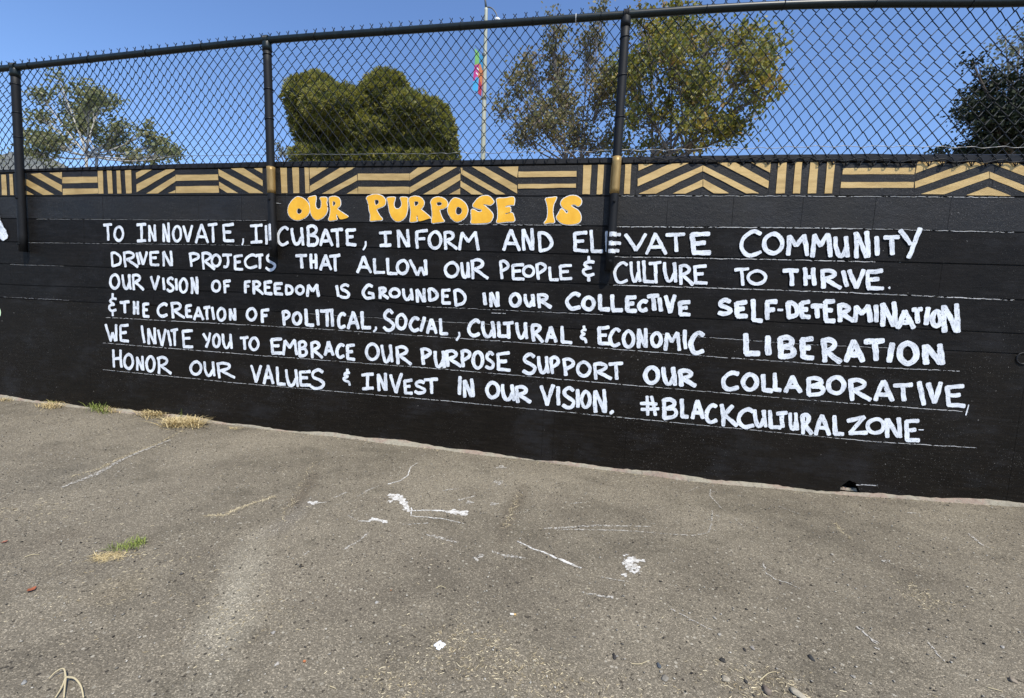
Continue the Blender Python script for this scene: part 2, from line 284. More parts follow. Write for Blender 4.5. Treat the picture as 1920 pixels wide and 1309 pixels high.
# each run: origin x, y and magnification of the measuring grid, brush width, then letters with their extents in that grid
LINES = [
 [(180, 400, 4.8, 30, "T62,88,162,258 O160,108,266,262 I360,86,470,266 N468,92,562,268 N596,76,682,272 O686,102,788,268 V780,98,888,270 A892,90,1030,280 T1002,86,1110,278 E1134,86,1262,270 ,1312,226,1342,288 I1382,94,1515,278 i1522,100,1556,290"),
  (180, 400, 4.8, 32, "C1630,112,1752,298"),
  (540, 400, 4.8, 34, "U20,120,162,300 B158,103,290,312 A280,132,418,308 T378,132,510,320 E508,132,632,304 ,670,252,716,332 I812,156,946,308 N972,132,1112,322 F1136,142,1272,334 O1256,152,1396,332 R1392,154,1540,340 M1532,156,1732,345"),
  (900, 400, 4.8, 36, "A200,136,375,352 N370,122,498,348 D505,156,662,362 E822,158,985,362 L980,140,1118,366 V1296,170,1508,352 A1480,170,1690,384 T1658,172,1858,360 i1124,152,1160,360 -1200,172,1278,214 -1205,250,1280,292 -1200,318,1264,360"),
  (1150, 410, 6.4, 66, "E900,148,1190,455"), (1150, 410, 6.4, 56, "C1505,125,1800,470"),
  (1370, 410, 5.053, 48, "O288,122,510,352 M512,136,740,368 M745,124,965,384 U960,152,1132,382 N1150,105,1326,392 i1354,150,1402,368 T1425,152,1610,364 Y1578,72,1812,402")],
 [(180, 400, 4.8, 30, "D128,338,246,490 R240,336,398,496 i358,344,410,474 V385,335,478,475 E478,334,588,484 N595,328,708,490 P832,344,945,495 R945,342,1088,518 O1032,360,1140,492 J1132,360,1238,500 E1236,366,1340,524 C1330,360,1470,506 T1432,362,1522,508 S1520,355,1635,524"),
  (540, 400, 4.8, 34, "T62,360,188,512 H190,354,280,512 A280,362,408,524 T365,362,488,534 A612,376,765,548 L758,394,888,556 L876,390,1000,562 O970,408,1100,560 W1085,410,1275,575 O1402,428,1550,590 U1548,430,1650,595 R1632,402,1815,604"),
  (900, 400, 4.8, 32, "P165,415,272,602 E272,448,412,610 O375,460,502,586 P490,436,608,614 L608,470,722,616 E700,455,840,610 &912,370,1046,620 C1195,430,1342,640 U1340,425,1455,632"),
  (1150, 410, 6.4, 46, "L335,488,505,785 T412,505,590,795 U585,508,775,782 R770,540,975,812 E940,545,1140,805 T1432,580,1640,820 O1588,605,1845,808"),
  (1370, 410, 5.053, 46, "T472,466,655,652 H665,448,815,655 R830,470,1060,678 i1036,480,1118,662 V1098,465,1275,678 E1260,474,1460,690"), (1370, 410, 5.053, 16, "C1482,640,1510,672 O1512,645,1538,676")],
 [(180, 500, 4.8, 32, "O120,56,232,212 U230,60,335,216 R320,60,450,222 V488,70,585,220 i595,88,637,222 S632,86,720,236 i712,96,748,226 O745,94,842,248 N848,80,938,258 O1036,112,1138,238 F1142,110,1230,250 F1328,118,1408,250 R1400,118,1525,262 E1505,120,1605,262 E1595,134,1700,266 D1695,152,1790,266 O1790,158,1890,264"),
  (500, 520, 4.8, 34, "M355,52,490,188 i618,62,667,185 S650,48,765,200 G855,56,985,208 R998,78,1112,206 O1095,88,1215,196 U1212,90,1335,218 N1335,88,1445,238 D1440,88,1555,228 E1562,96,1672,252 D1672,96,1805,272"),
  (820, 530, 6.4, 52, "i538,98,607,288 N612,92,762,312 O850,110,1020,306 U1025,118,1190,308 R1180,118,1388,326"),
  (1040, 530, 6.4, 58, "C122,102,330,340 O312,148,500,348 L508,118,685,355 L655,122,838,362 E830,148,1005,372 C980,190,1135,362 T1088,130,1272,355 i1228,160,1302,365 V1300,128,1468,382 E1462,205,1645,415"),
  (1320, 540, 7.385, 74, "S160,132,408,400 E402,158,622,435 L628,132,830,490 F815,156,1030,462 D1108,162,1320,450 E1300,162,1490,445 T1450,208,1660,442 E1630,140,1835,498"), (1320, 540, 7.385, 40, "-998,282,1102,328"),
  (1560, 540, 7.385, 76, "R40,200,320,495 M268,210,560,498 i560,208,644,502 N640,165,915,562 A862,282,1150,585 T1068,258,1268,518 /1252,238,1360,540 O1340,280,1535,565 N1485,195,1782,645")],
 [(180, 500, 4.8, 28, "&112,230,205,455"), (180, 500, 4.8, 32, "T208,300,320,430 H328,300,405,440 E415,320,500,470 C548,318,665,462 R668,312,818,476 E802,332,885,468 A875,352,985,492 T962,350,1048,488 i1038,352,1084,490 O1085,358,1185,500 N1195,364,1278,498 O1348,360,1462,496 F1478,374,1575,516"),
  (500, 520, 4.8, 36, "P130,288,228,446 O225,300,332,438 L335,270,442,448 i442,276,487,448 T470,278,620,460 i570,285,617,455 C630,310,728,470 A722,298,848,478 L838,295,955,478 ,955,440,1000,496 S1038,280,1165,494 O1155,316,1275,480 C1278,345,1390,500 /1373,342,1440,500 A1432,362,1545,520 L1545,360,1648,530 ,1698,490,1748,568"),
  (820, 530, 6.4, 50, "C352,428,535,662 U520,448,715,680 L705,452,870,672 T772,455,935,690 U928,460,1105,692 R1112,478,1290,728 A1285,508,1450,735 L1465,505,1635,748"), (820, 530, 6.4, 40, "%1705,505,1810,740"),
  (1040, 530, 6.4, 52, "E495,510,680,765 C640,532,805,782 O798,556,970,795 N972,525,1130,800 O1138,576,1300,788 M1305,576,1520,835 i1533,550,1594,812"), (1040, 530, 6.4, 66, "C1600,572,1818,880"),
  (1320, 540, 7.385, 84, "L518,600,800,960 B995,648,1282,1005 E1300,660,1545,1012 R1590,672,1915,1060"), (1320, 540, 7.385, 92, "i835,630,932,962"),
  (1560, 540, 7.385, 86, "A140,690,460,1055 T408,690,745,1038 /745,728,862,1058 O880,722,1200,1085 N1225,745,1568,1090")],
 [(180, 590, 5.647, 36, "W95,90,250,298 E245,95,372,298 i474,105,538,312 N540,125,660,325 V650,140,762,340 i752,150,818,342 T785,142,890,342 E905,150,1050,360 Y1130,178,1235,362 O1232,190,1335,358 U1328,190,1465,374 T1518,222,1635,385 O1618,228,1745,390"),
  (490, 610, 5.647, 40, "E88,128,245,318 M222,138,400,328 B382,152,505,350 R512,158,672,362 A660,158,785,332 C785,182,900,362 E890,188,1012,382 O1096,178,1262,382 U1262,192,1410,408 R1408,208,1608,428"),
  (770, 630, 4.683, 36, "P76,94,195,262 U195,118,320,290 R290,114,460,280 P430,112,538,282 O532,122,652,300 S645,128,748,300 E742,134,890,322 S970,142,1112,344 U1105,165,1230,340 P1210,168,1315,345 P1322,184,1448,358 O1446,210,1592,368 R1590,226,1775,396 T1726,222,1876,392"),
  (1170, 660, 5.818, 54, "O202,138,398,366 U398,146,585,382 R572,175,802,392 C1050,196,1272,432 O1268,218,1472,438 L1482,220,1640,452 L1608,210,1730,445 A1732,240,1945,460"),
  (1480, 670, 5.486, 52, "B155,190,368,412 O368,178,582,395 R585,205,855,462 A850,222,1080,468 T1045,255,1275,468 i1303,232,1402,515 V1395,235,1575,490 E1580,268,1815,525"), (1480, 670, 5.486, 14, "/1800,482,1842,600")],
 [(180, 590, 5.647, 36, "H165,356,300,570 O290,402,418,588 N420,425,530,605 O525,425,645,618 R640,436,820,640 O992,480,1140,648 U1135,485,1285,662 R1272,495,1492,685"),
  (340, 660, 5.333, 36, "V688,118,820,316 A815,122,940,330 L942,136,1062,342 U1035,160,1190,358 E1170,176,1315,352 S1285,162,1448,382"), (340, 660, 5.333, 32, "%1612,155,1708,345"),
  (490, 610, 5.647, 40, "I1050,498,1208,692 N1218,490,1352,708 V1352,495,1508,728 E1498,560,1620,742 S1610,570,1755,735 T1712,548,1885,738"),
  (770, 630, 4.683, 38, "/413,340,452,525 N450,365,572,552 O652,390,790,560 U785,410,930,580 R905,425,1070,600 V1130,415,1270,622 i1276,428,1317,618 S1318,438,1455,645 i1448,455,1487,640 O1482,468,1592,645 N1595,455,1730,690"), (770, 630, 4.683, 42, ".1738,640,1792,694"),
  (1170, 660, 5.818, 40, "#160,465,395,705"), (1170, 660, 5.818, 50, "B398,490,592,745 L598,490,718,735 A720,508,880,745 C870,552,1030,790 K1030,548,1248,828 C1220,600,1435,840 U1392,608,1565,835 L1555,612,1725,848 T1640,635,1795,840"), (1170, 660, 5.818, 44, "U1782,645,1905,868"),
  (1480, 670, 5.486, 48, "R100,565,248,805 A245,572,430,815 L430,575,572,815 Z572,588,815,808 O775,608,990,800 N962,602,1162,845 E1165,625,1350,880"), (1480, 670, 5.486, 10, "-1318,736,1376,750")],
]
_layer = [0]
def stroke(mb, pts, w, closed=False, y0=-.0062):
    """a flat brush stroke on the wall; pts in wall metres (x, z), w = brush width"""
    P = resample(pts, .010); n = len(P)
    T = np.gradient(P, axis=0)
    if closed: T[0] = T[-1] = P[1] - P[-2]
    T /= np.linalg.norm(T, axis=1)[:, None] + 1e-9
    N = np.stack([-T[:, 1], T[:, 0]], 1)
    s = np.r_[0, np.cumsum(np.linalg.norm(np.diff(P, axis=0), axis=1))]
    ph = rng.uniform(0, 6.28, 4)
    wl = w * .5 * (1 + .10 * np.sin(s * 34 + ph[0]) + .07 * np.sin(s * 95 + ph[1])) * rng.uniform(1.0, 1.12)
    wr = w * .5 * (1 + .10 * np.sin(s * 29 + ph[2]) + .07 * np.sin(s * 103 + ph[3])) * rng.uniform(1.0, 1.12)
    if closed: wl[-1] = wl[0]; wr[-1] = wr[0]
    pts_l = P + N * wl[:, None]; pts_r = P - N * wr[:, None]
    if not closed:          # blunt rounded ends
        for e, sg in ((0, -1), (-1, 1)):
            pass
        a = T[0] * w * .22; b = T[-1] * w * .22
        pts_l = np.vstack([P[0] - a * 1.0 + N[0] * wl[0] * .62, pts_l, P[-1] + b + N[-1] * wl[-1] * .6])
        pts_r = np.vstack([P[0] - a * 1.0 - N[0] * wr[0] * .62, pts_r, P[-1] + b - N[-1] * wr[-1] * .6])
        s = np.r_[s[0] - w * .22, s, s[-1] + w * .22] + w
        P = np.vstack([P[0] - a, P, P[-1] + b])
    n = len(P); _layer[0] = (_layer[0] + 1) % 60; y = y0 - (_layer[0] % 40) * .00004
    so_ = rng.uniform(0, 50)
    V = []; U = []; Fc = []
    for i in range(n):
        V += [(pts_l[i][0], y, pts_l[i][1]), (P[i][0], y, P[i][1]), (pts_r[i][0], y, pts_r[i][1])]
        U += [(s[i] + so_, 1.0), (s[i] + so_, 0.0), (s[i] + so_, -1.0)]
    for i in range(n - 1):
        a = i * 3; Fc += [(a, a + 3, a + 4, a + 1), (a + 1, a + 4, a + 5, a + 2)]
    mb.add(V, Fc, 0, U)
def letters(mb, run):
    ox, oy, k, w, txt = run
    for tok in txt.split():
        ch = tok[0]; x0, y0, x1, y1 = [float(v) for v in tok[1:].split(',')]
        ww = w
        if ch == ',': ww = w * .62
        elif ch in '-.': ww = min(w, (y1 - y0) * .9)
        iw = min(ww * .5, (x1 - x0) * .48); ih = min(ww * .5, (y1 - y0) * .48)
        xa, xb, ya, yb = x0 + iw, x1 - iw, y0 + ih, y1 - ih
        if ch in 'i/' and xb - xa < 2: xa -= 1; xb += 1
        # local metres per grid unit, from the letter's own centre
        cx, cy = (x0 + x1) / 2, (y0 + y1) / 2
        a = wall(ox + cx / k, oy + (cy - 20) / k); b = wall(ox + cx / k, oy + (cy + 20) / k)
        mpu = abs(a[1] - b[1]) / 40
        for kind, co in GL[ch]:
            q = np.array(co, float).reshape(-1, 2)
            q = q + rng.normal(0, .012, q.shape) * (0 if np.allclose(q[0], q[-1]) else 1)
            q = np.stack([xa + q[:, 0] * (xb - xa), ya + q[:, 1] * (yb - ya)], 1)
            closed = bool(np.allclose(q[0], q[-1]))
            if kind == 'c': q = smooth_curve(q, 5)
            else:
                t = np.linspace(0, 1, 7)[:, None]; d = q[1] - q[0]; nn = np.array([-d[1], d[0]]) * rng.normal(0, .012)
                q = q[0] + d * t + nn * (np.sin(t * math.pi))
            W_ = np.array([wall(ox + x / k, oy + y / k) for x, y in q])
            stroke(mb, W_, ww * mpu * (.85 if ch not in '.' else 1.2), closed)

TITLE = [
 (520, 355, 6.4, [
  ([245,92,310,108,365,155,390,215,388,270,360,320,310,355,250,372,195,362,152,325,132,270,138,210,170,150,205,115], [262,230,298,255,290,285,262,300,240,282,240,250]),
  ([372,105,420,88,462,82,468,120,460,175,468,220,485,240,505,240,525,222,532,190,530,140,515,110,530,98,590,100,600,130,595,160,605,220,600,270,575,315,535,350,490,368,450,358,418,320,400,260,395,190,385,145], None),
  ([625,110,650,92,700,88,745,110,762,155,755,200,725,235,790,285,850,325,842,345,765,362,735,330,715,300,712,330,720,360,690,372,632,378,618,360,632,320,640,250,632,180], [672,145,700,160,698,185,675,205,668,185]),
  ([1072,110,1100,82,1180,62,1255,80,1298,125,1300,170,1275,205,1205,235,1195,250,1215,290,1240,330,1262,352,1255,370,1195,375,1125,382,1118,370,1120,310,1105,250,1098,190,1085,140], [1172,135,1210,130,1222,160,1205,185,1180,190]),
  ([1322,105,1412,98,1412,130,1402,165,1405,205,1425,235,1460,235,1490,205,1495,160,1482,120,1485,98,1562,102,1562,140,1568,200,1560,270,1540,330,1500,370,1455,388,1410,375,1375,335,1352,280,1340,210,1330,150], None),
  ([1582,130,1600,98,1660,85,1720,100,1758,140,1762,185,1740,225,1725,240,1780,285,1838,340,1825,352,1708,385,1690,345,1680,310,1672,350,1675,382,1600,392,1598,350,1605,280,1598,220,1590,170], [1650,150,1690,150,1695,180,1660,205,1648,185])]),
 (800, 355, 6.194, [
  ([50,150,75,110,130,92,195,105,240,145,240,195,200,225,155,240,165,290,185,340,205,370,185,380,120,388,68,392,62,360,68,300,62,230,58,185], [125,155,160,150,180,170,165,190,130,192,118,175]),
  ([330,102,390,118,445,160,475,215,475,270,450,325,405,362,350,378,305,355,270,310,248,260,252,205,275,150,300,118], [370,205,405,225,412,260,395,290,365,300,342,280,340,240,350,215]),
  ([560,150,600,105,660,78,725,82,770,125,780,155,740,185,700,180,660,178,690,205,740,250,770,295,765,340,730,385,640,395,560,400,518,390,522,340,520,245,550,238,600,265,640,258,640,240,590,225,545,205,540,180], None),
  ([820,112,910,104,1012,95,1015,180,985,182,925,195,918,210,970,210,970,265,915,280,925,290,990,275,1012,310,1018,370,930,378,820,388,828,330,828,240,820,170], None),
  ([1385,108,1450,99,1505,92,1500,125,1475,180,1465,250,1470,310,1482,385,1420,390,1375,402,1368,388,1395,350,1408,280,1405,210,1392,150], None),
  ([1560,150,1600,105,1680,75,1750,85,1795,125,1792,170,1760,200,1720,180,1680,185,1690,205,1760,250,1790,310,1785,370,1740,400,1650,412,1580,400,1530,365,1508,325,1530,285,1560,232,1590,245,1620,280,1640,275,1640,250,1600,230,1565,190], None)]),
]
BAND = [
 (0, 290, 6.857, ["20,258,80,258,95,522,28,522", "122,250,165,250,180,520,135,520", "395,250,520,240,800,395,800,485", "635,235,800,225,800,320", "305,305,365,325,700,515,560,520,375,415,310,375", "320,450,380,485,440,518,325,518",
   "805,290,1255,285,1260,360,805,370", "810,440,1265,435,1265,500,812,520", "1260,210,1325,208,1335,500,1270,505", "1378,208,1440,206,1455,500,1395,503", "1500,206,1548,205,1565,502,1512,502", "1610,205,1690,200,1698,498,1625,500"]),
 (240, 290, 6.857, ["105,235,180,200,310,195,110,315", "490,192,605,190,600,205,115,485,112,385", "610,275,615,345,390,500,240,502", "612,455,615,495,515,498", "615,262,1160,255,1165,328,615,340", "618,410,1170,402,1175,492,620,495",
   "1165,185,1735,490,1740,497,1565,497,1170,270", "1325,180,1490,175,1735,330,1735,405", "1620,178,1732,175,1730,245", "1175,350,1420,495,1280,495,1180,430"]),
 (490, 290, 6.62, ["158,170,172,170,180,480,168,480", "238,165,318,165,328,478,252,480", "385,165,468,162,475,478,400,480", "538,162,592,162,600,480,550,480", "600,165,835,162,605,305", "980,165,1170,158,605,478,605,390", "1190,250,1195,325,890,485,755,487", "1195,410,1200,487,1062,487",
   "1200,238,1838,236,1838,320,1200,320", "1205,400,1838,402,1835,490,1205,487"]),
 (750, 290, 6.62, ["120,240,225,160,395,158,120,325", "550,155,710,155,120,488,118,410", "752,232,752,315,470,492,290,494", "748,420,748,495,612,495", "752,165,775,165,775,260,760,230", "780,190,1310,495,1190,497,780,255", "895,152,1045,155,1455,385,1455,488", "1220,155,1468,148,1455,290", "752,325,775,340,1035,497,890,497,752,400",
   "1470,212,2191,205,2191,275,1470,282", "1465,368,2185,362,2185,410,1465,425"]),
 (1010, 285, 6.62, ["555,165,655,163,635,525,545,525", "738,162,812,162,790,525,718,527", "1075,155,1150,153,1130,522,1058,522", "903,170,915,170,890,515,878,515"]),
 (1180, 285, 6.4, ["108,150,285,148,110,228", "485,145,712,135,100,415,100,325", "880,165,875,232,320,500,110,505", "883,163,1555,497,1400,500,880,230", "1060,130,1275,132,1672,352,1662,440", "1460,130,1695,128,1685,250", "880,330,878,415,670,500,520,500", "884,330,1195,497,1010,497,882,415", "1785,135,1885,130,1862,497,1755,500"]),
 (1430, 285, 6.4, ["392,125,470,125,445,497,358,500", "570,123,668,123,638,497,538,500", "770,122,868,122,828,500,738,500", "962,195,1830,192,1815,268,955,270", "940,362,1812,362,1805,432,932,433"]),
 (1640, 270, 6.857, ["545,228,940,225,520,380", "1210,232,1475,240,515,570,512,485", "1465,355,1470,440,890,650,590,645", "1475,358,1960,555,1960,640,1475,440", "1510,255,1830,245,1960,310,1960,430", "1450,552,1750,668,1170,660"]),
]

# ------------------------------------------------------------------ ground, hill
def axis(lo, hi, fine_lo, fine_hi, step, grow=1.35):
    a = list(np.arange(fine_lo, fine_hi + 1e-6, step)); s = step
    while a[-1] < hi: s *= grow; a.append(min(hi, a[-1] + s))
    s = step; b = []; x = fine_lo
    while x > lo: s *= grow; x = max(lo, x - s); b.append(x)
    return np.array(b[::-1] + a)
gx = axis(-1800, 1800, -3, 9, .06); gy = axis(-400, 1900, -4.2, .0, .05)
GX, GY = np.meshgrid(gx, gy); GZ = gz(GX, GY)
V = np.stack([GX, GY, GZ], -1).reshape(-1, 3); nx, ny = len(gx), len(gy)
I = (np.arange(ny - 1)[:, None] * nx + np.arange(nx - 1)[None]).ravel()
F = np.stack([I, I + 1, I + nx + 1, I + nx], 1)
m = Mat('weathered_asphalt', rough=.9, spec=.25)
big = m.noise(.9, 6, .62); mid = m.noise(6, 5, .65); fine = m.noise(90, 3, .6)
ag = m.voro(270, out='Color'); agd = m.voro(270)
sep = m.n('ShaderNodeSeparateColor'); m.t.links.new(ag, sep.inputs[0])
c = m.ramp(big, [(.34, (.120, .102, .074)), (.50, (.160, .136, .099)), (.66, (.208, .178, .130))])
c = m.mix(m.ramp(mid, [(.42, 0), (.70, .5)]), c, (.222, .191, .138))
c = m.mix(m.ramp(m.noise(2.6, 6, .62, src=m.scale((1, 1.4, 1))), [(.54, 0), (.70, .55)]), c, (.088, .075, .053))
# pale dust worn into a wheel path, and two smooth patched areas
def dust(x, y, rx, ry, ang, soft=.6):
    mp = m.n('ShaderNodeMapping', vector_type='TEXTURE'); m.t.links.new(m.pos, mp.inputs[0]); mp.inputs['Location'].default_value = (x, y, 0); mp.inputs['Rotation'].default_value = (0, 0, ang); mp.inputs['Scale'].default_value = (rx, ry, 1)
    sx = m.n('ShaderNodeSeparateXYZ'); m.t.links.new(mp.outputs[0], sx.inputs[0])
    d = m.math('SQRT', m.math('ADD', m.math('POWER', sx.outputs[0], 2.0), m.math('POWER', sx.outputs[1], 2.0)))
    d = m.math('ADD', d, m.math('MULTIPLY', m.math('SUBTRACT', m.noise(5, 4, .6), .5), 1.3))
    return m.ramp(d, [(.1, 1), (1.0, 0)])
for (ax_, ay_), (bx_, by_), w_, k_, col_ in (((385, 1290), (480, 1000), .13, .85, (.30, .266, .20)), ((500, 1010), (590, 930), .08, .55, (.24, .215, .175)), ((960, 840), (1130, 880), .16, .35, (.20, .168, .118)), ((700, 1000), (1000, 1090), .22, .30, (.165, .14, .105)), ((270, 1110), (200, 1090), .12, .30, (.19, .15, .09)), ((600, 870), (520, 1005), .07, .5, (.075, .056, .038)), ((985, 900), (935, 1020), .06, .45, (.075, .056, .038)), ((1270, 1020), (1420, 1130), .20, .35, (.10, .084, .06)), ((60, 1010), (180, 1000), .12, .35, (.09, .07, .048)), ((1650, 1060), (1850, 1110), .14, .3, (.095, .078, .055)), ((250, 900), (60, 880), .3, .3, (.12, .108, .085)), ((1700, 940), (1460, 930), .10, .3, (.10, .083, .06))):
    A, B = on_ground(ax_, ay_), on_ground(bx_, by_); L_ = float(np.hypot(*(B - A)[:2]))
    c = m.mix(m.math('MULTIPLY', dust(float(A[0] + B[0]) / 2, float(A[1] + B[1]) / 2, L_ * .62, w_, math.atan2(B[1] - A[1], B[0] - A[0])), k_), c, col_)
st = m.ramp(sep.outputs[0], [(.0, .50), (.5, .95), (.80, 1.3), (.92, 2.1), (1, 3.0)])
c = m.mix(.62, c, m.mix(1.0, c, st, 'MULTIPLY'))
v2 = m.n('ShaderNodeTexVoronoi'); v2.inputs['Scale'].default_value = 62; m.t.links.new(m.pos, v2.inputs['Vector'])
s2 = m.n('ShaderNodeSeparateColor'); m.t.links.new(v2.outputs['Color'], s2.inputs[0])
chip = m.math('MULTIPLY', m.math('GREATER_THAN', s2.outputs[1], .90), m.math('LESS_THAN', v2.outputs['Distance'], .32))
c = m.mix(m.math('MULTIPLY', chip, .8), c, m.ramp(s2.outputs[2], [(.3, (.30, .27, .21)), (.5, (.03, .025, .02)), (.7, (.42, .38, .30))], 'CONSTANT'))
pit = m.math('GREATER_THAN', m.noise(55, 2, .5), .685)
c = m.mix(m.math('MULTIPLY', pit, .7), c, (.026, .021, .016))
m.color(c)
h = m.math('ADD', m.math('MULTIPLY', agd, -.5), m.math('ADD', m.math('MULTIPLY', fine, .9), m.math('MULTIPLY', pit, -.8)))
m.bump(h, .8, .0055); M_GROUND = m.m
ground = np_mesh('ground', V, F, M_GROUND); ground['kind'] = 'structure'
tag(ground, 'weathered grey brown asphalt in front of the black wall', 'ground', kind='structure')
ground.data.shade_smooth()

m = Mat('hazed_hill_scrub', rough=1, spec=.1)
m.color(m.ramp(m.noise(.03, 6, .65), [(.35, (.10, .11, .105)), (.55, (.15, .155, .145)), (.75, (.20, .19, .16))])); m.bump(m.noise(.05, 6), 1, 8)  # scrub colour greyed and lightened to stand in for distance haze
hx = np.linspace(-1500, 500, 90); hy = np.linspace(620, 1500, 40)
HX, HY = np.meshgrid(hx, hy)
_h = [on_y(a, b, 950.0) for a, b in ((-400, 262), (-150, 270), (0, 280), (50, 287), (85, 296), (115, 312), (160, 330), (240, 360))]
ridge = np.interp(HX * 950 / HY * 1.0, [-3000] + [q[0] for q in _h] + [0, 500], [300] + [q[2] for q in _h] + [25, 15])
HZ = ridge * np.exp(-((HY - 950) / 210) ** 2) * (1 + .02 * np.sin(HX * .021 + HY * .013) + .012 * np.sin(HX * .067 - HY * .03)) - 3
I = (np.arange(39)[:, None] * 90 + np.arange(89)[None]).ravel()
hill = np_mesh('hill', np.stack([HX, HY, HZ], -1).reshape(-1, 3), np.stack([I, I + 1, I + 91, I + 90], 1), m.m)
hill.data.shade_smooth(); tag(hill, 'distant grey green hill beyond the left end of the fence', 'hill', kind='structure')

# ------------------------------------------------------------------ the block wall
XL, XR = -3.2, 9.2
wallroot = empty('painted_block_wall', (0, 0, 0))
tag(wallroot, 'long low black painted concrete block wall with white hand lettering and a gold patterned band', 'wall')
def zline(pts):
    W_ = np.array([wall(*p) for p in pts]); o = np.argsort(W_[:, 0])
    return lambda x, X=W_[o, 0], Z=W_[o, 1]: np.interp(x, X, Z)
z_top = zline([(0, 318), (130, 314), (300, 308), (500, 303), (880, 300), (1180, 294), (1400, 290), (1640, 288), (1920, 289)])
z_bt = zline([(0, 325), (60, 322), (330, 317), (500, 314), (800, 312), (1100, 307.5), (1400, 305), (1600, 303.5), (1900, 306)])
z_l = [zline([(0, 368), (500, 365.5), (1000, 367.5), (1400, 366.5), (1920, 369)]),
       zline([(50, 410), (520, 414.5), (1000, 422.5), (1480, 426.7), (1920, 435.6)]),
       zline([(50, 454), (640, 462), (1000, 475), (1480, 485.5), (1920, 498)]),
       zline([(50, 496), (520, 512), (1000, 529), (1480, 545), (1920, 562.7)]),
       zline([(50, 535), (580, 552), (820, 576), (1000, 583), (1480, 605), (1920, 626)]),
       zline([(50, 561), (580, 587), (805, 601), (1200, 624), (1500, 644), (1920, 664)])]
JX = [wall(px, 395)[0] for px in (193, 283, 372, 453, 535, 629, 722, 817, 916, 1024, 1132, 1251, 1374, 1504, 1640)]
JX = [JX[0] - .4064 * k for k in range(7, 0, -1)] + JX + [JX[-1] + .4064 * k for k in range(1, 9)]
JX = [x for x in JX if XL < x < XR]
def course(mb, zt, zb, xs, gv=.0009, gt=.0030, gb=.0018, bev=.0035, dep=.007):
    """one course of blocks: each a bevelled face with open joints around it"""
    for a, b in zip(xs[:-1], xs[1:]):
        n = 5; X = np.linspace(a + gv, b - gv, n); yo = rng.uniform(-.0008, .0003)
        T = zt(X) - gt; B = zb(X) + gb
        bx = np.clip((X - a - gv - (b - a) / 2) / ((b - a) / 2), -1, 1)
        Xi = np.clip(X, a + gv * 2.2, b - gv * 2.2)
        rows = [(X, B, dep), (Xi, B + bev * .5, yo), (Xi, T - bev, yo), (X, T, dep)]
        vs = [(x, y if np.isscalar(y) else y, z) for (xx, zz, y) in rows for x, z in zip(xx, zz)]
        fs = [(r * n + i, r * n + i + 1, (r + 1) * n + i + 1, (r + 1) * n + i) for r in range(3) for i in range(n - 1)]
        # ends
        k = len(vs); e = [(a + gv, dep, B[0]), (a + gv, dep, T[0]), (b - gv, dep, B[-1]), (b - gv, dep, T[-1])]
        fs += [(k, n, 2 * n, k + 1), (k + 2, k + 3, 3 * n - 1, 2 * n - 1)]
        mb.add(vs + e, fs)
mb = MB()
xsA = [XL] + JX + [XR]
off = [x + .2032 for x in JX]; xsB = [XL] + [x for x in off if x < XR - .1] + [XR]
seq = [z_bt] + z_l
COURSE_MI = []
for i in range(len(seq) - 1):
    course(mb, seq[i], seq[i + 1], xsB if i in (0, 2, 4) else xsA, (.0004, .00045, .0002, .00015, .00015, .0001)[i])
    COURSE_MI += [0 if i < 2 else 1] * (len(mb.f) - len(COURSE_MI))
mb.mi = COURSE_MI
mb.box((XL, .0062, .9), (XR, .19, 1.87 + .17), 1)                 # core behind the joints
mb.build('block_courses', [M_BLOCK, M_BLOCK2], wallroot)
# cap course
mb = MB(); X = np.linspace(XL, XR, 120)
prof = lambda x: [(-.001, z_bt(x) + .0015), (-.004, z_bt(x) + .006), (-.004, z_top(x) - .006), (.004, z_top(x)), (.186, z_top(x)), (.194, z_top(x) - .01), (.194, z_bt(x) - .02)]
vs = [(x, y, z + rng.normal(0, .0009)) for x in X for y, z in prof(x)]; p = 7
fs = [(i * p + k, (i + 1) * p + k, (i + 1) * p + k + 1, i * p + k + 1) for i in range(len(X) - 1) for k in range(p - 1)]
mb.add(vs, fs); mb.build('cap', M_CAP, wallroot)
# concrete base below the courses, with a broken drain opening at its foot
hx0, hx1 = wall(1574, 915)[0], wall(1613, 915)[0]; hz = wall(1591, 901)[1]
px = sorted([wall(x, 780)[0] for x in (597, 1019, 1040, 1176)] + [wall(1911, 780)[0], wall(170, 700)[0], wall(-300, 700)[0]])
edges = [XL] + [x for x in px if XL < x] + [XR]
mb = MB()
def zfoot(x):
    z = gz(x, 0) - .06
    if hx0 < x < hx1:
        t = (x - hx0) / (hx1 - hx0); arch = math.sin(math.pi * t) ** .6
        z = max(z, float(gz(x, 0)) + .01 + (hz - float(gz(x, 0)) - .01) * arch * (1 + .05 * math.sin(t * 19)))
    return z
for a, b in zip(edges[:-1], edges[1:]):
    g = .0007
    X = np.unique(np.r_[np.linspace(a + g, b - g, max(4, int((b - a) / .06))), np.linspace(hx0, hx1, 22)[(np.linspace(hx0, hx1, 22) > a + g) & (np.linspace(hx0, hx1, 22) < b - g)]])
    n = len(X); T = z_l[5](X) - .002
    Zf = np.array([zfoot(x) for x in X])
    rows = [(Zf, .09), (Zf, -.002), (Zf * .5 + T * .5, -.003), (T - .003, -.002), (T, .007)]
    vs = [(x, y, z) for zz, y in rows for x, z in zip(X, zz)]
    fs = [(r * n + i, r * n + i + 1, (r + 1) * n + i + 1, (r + 1) * n + i) for r in range(4) for i in range(n - 1)]
    mb.add(vs, fs)
mb.box((XL, .09, -.15), (XR, .19, .9)); mb.box((XL, .0055, .25), (XR, .0899, .8995))
mb.build('concrete_base', M_BASE, wallroot)
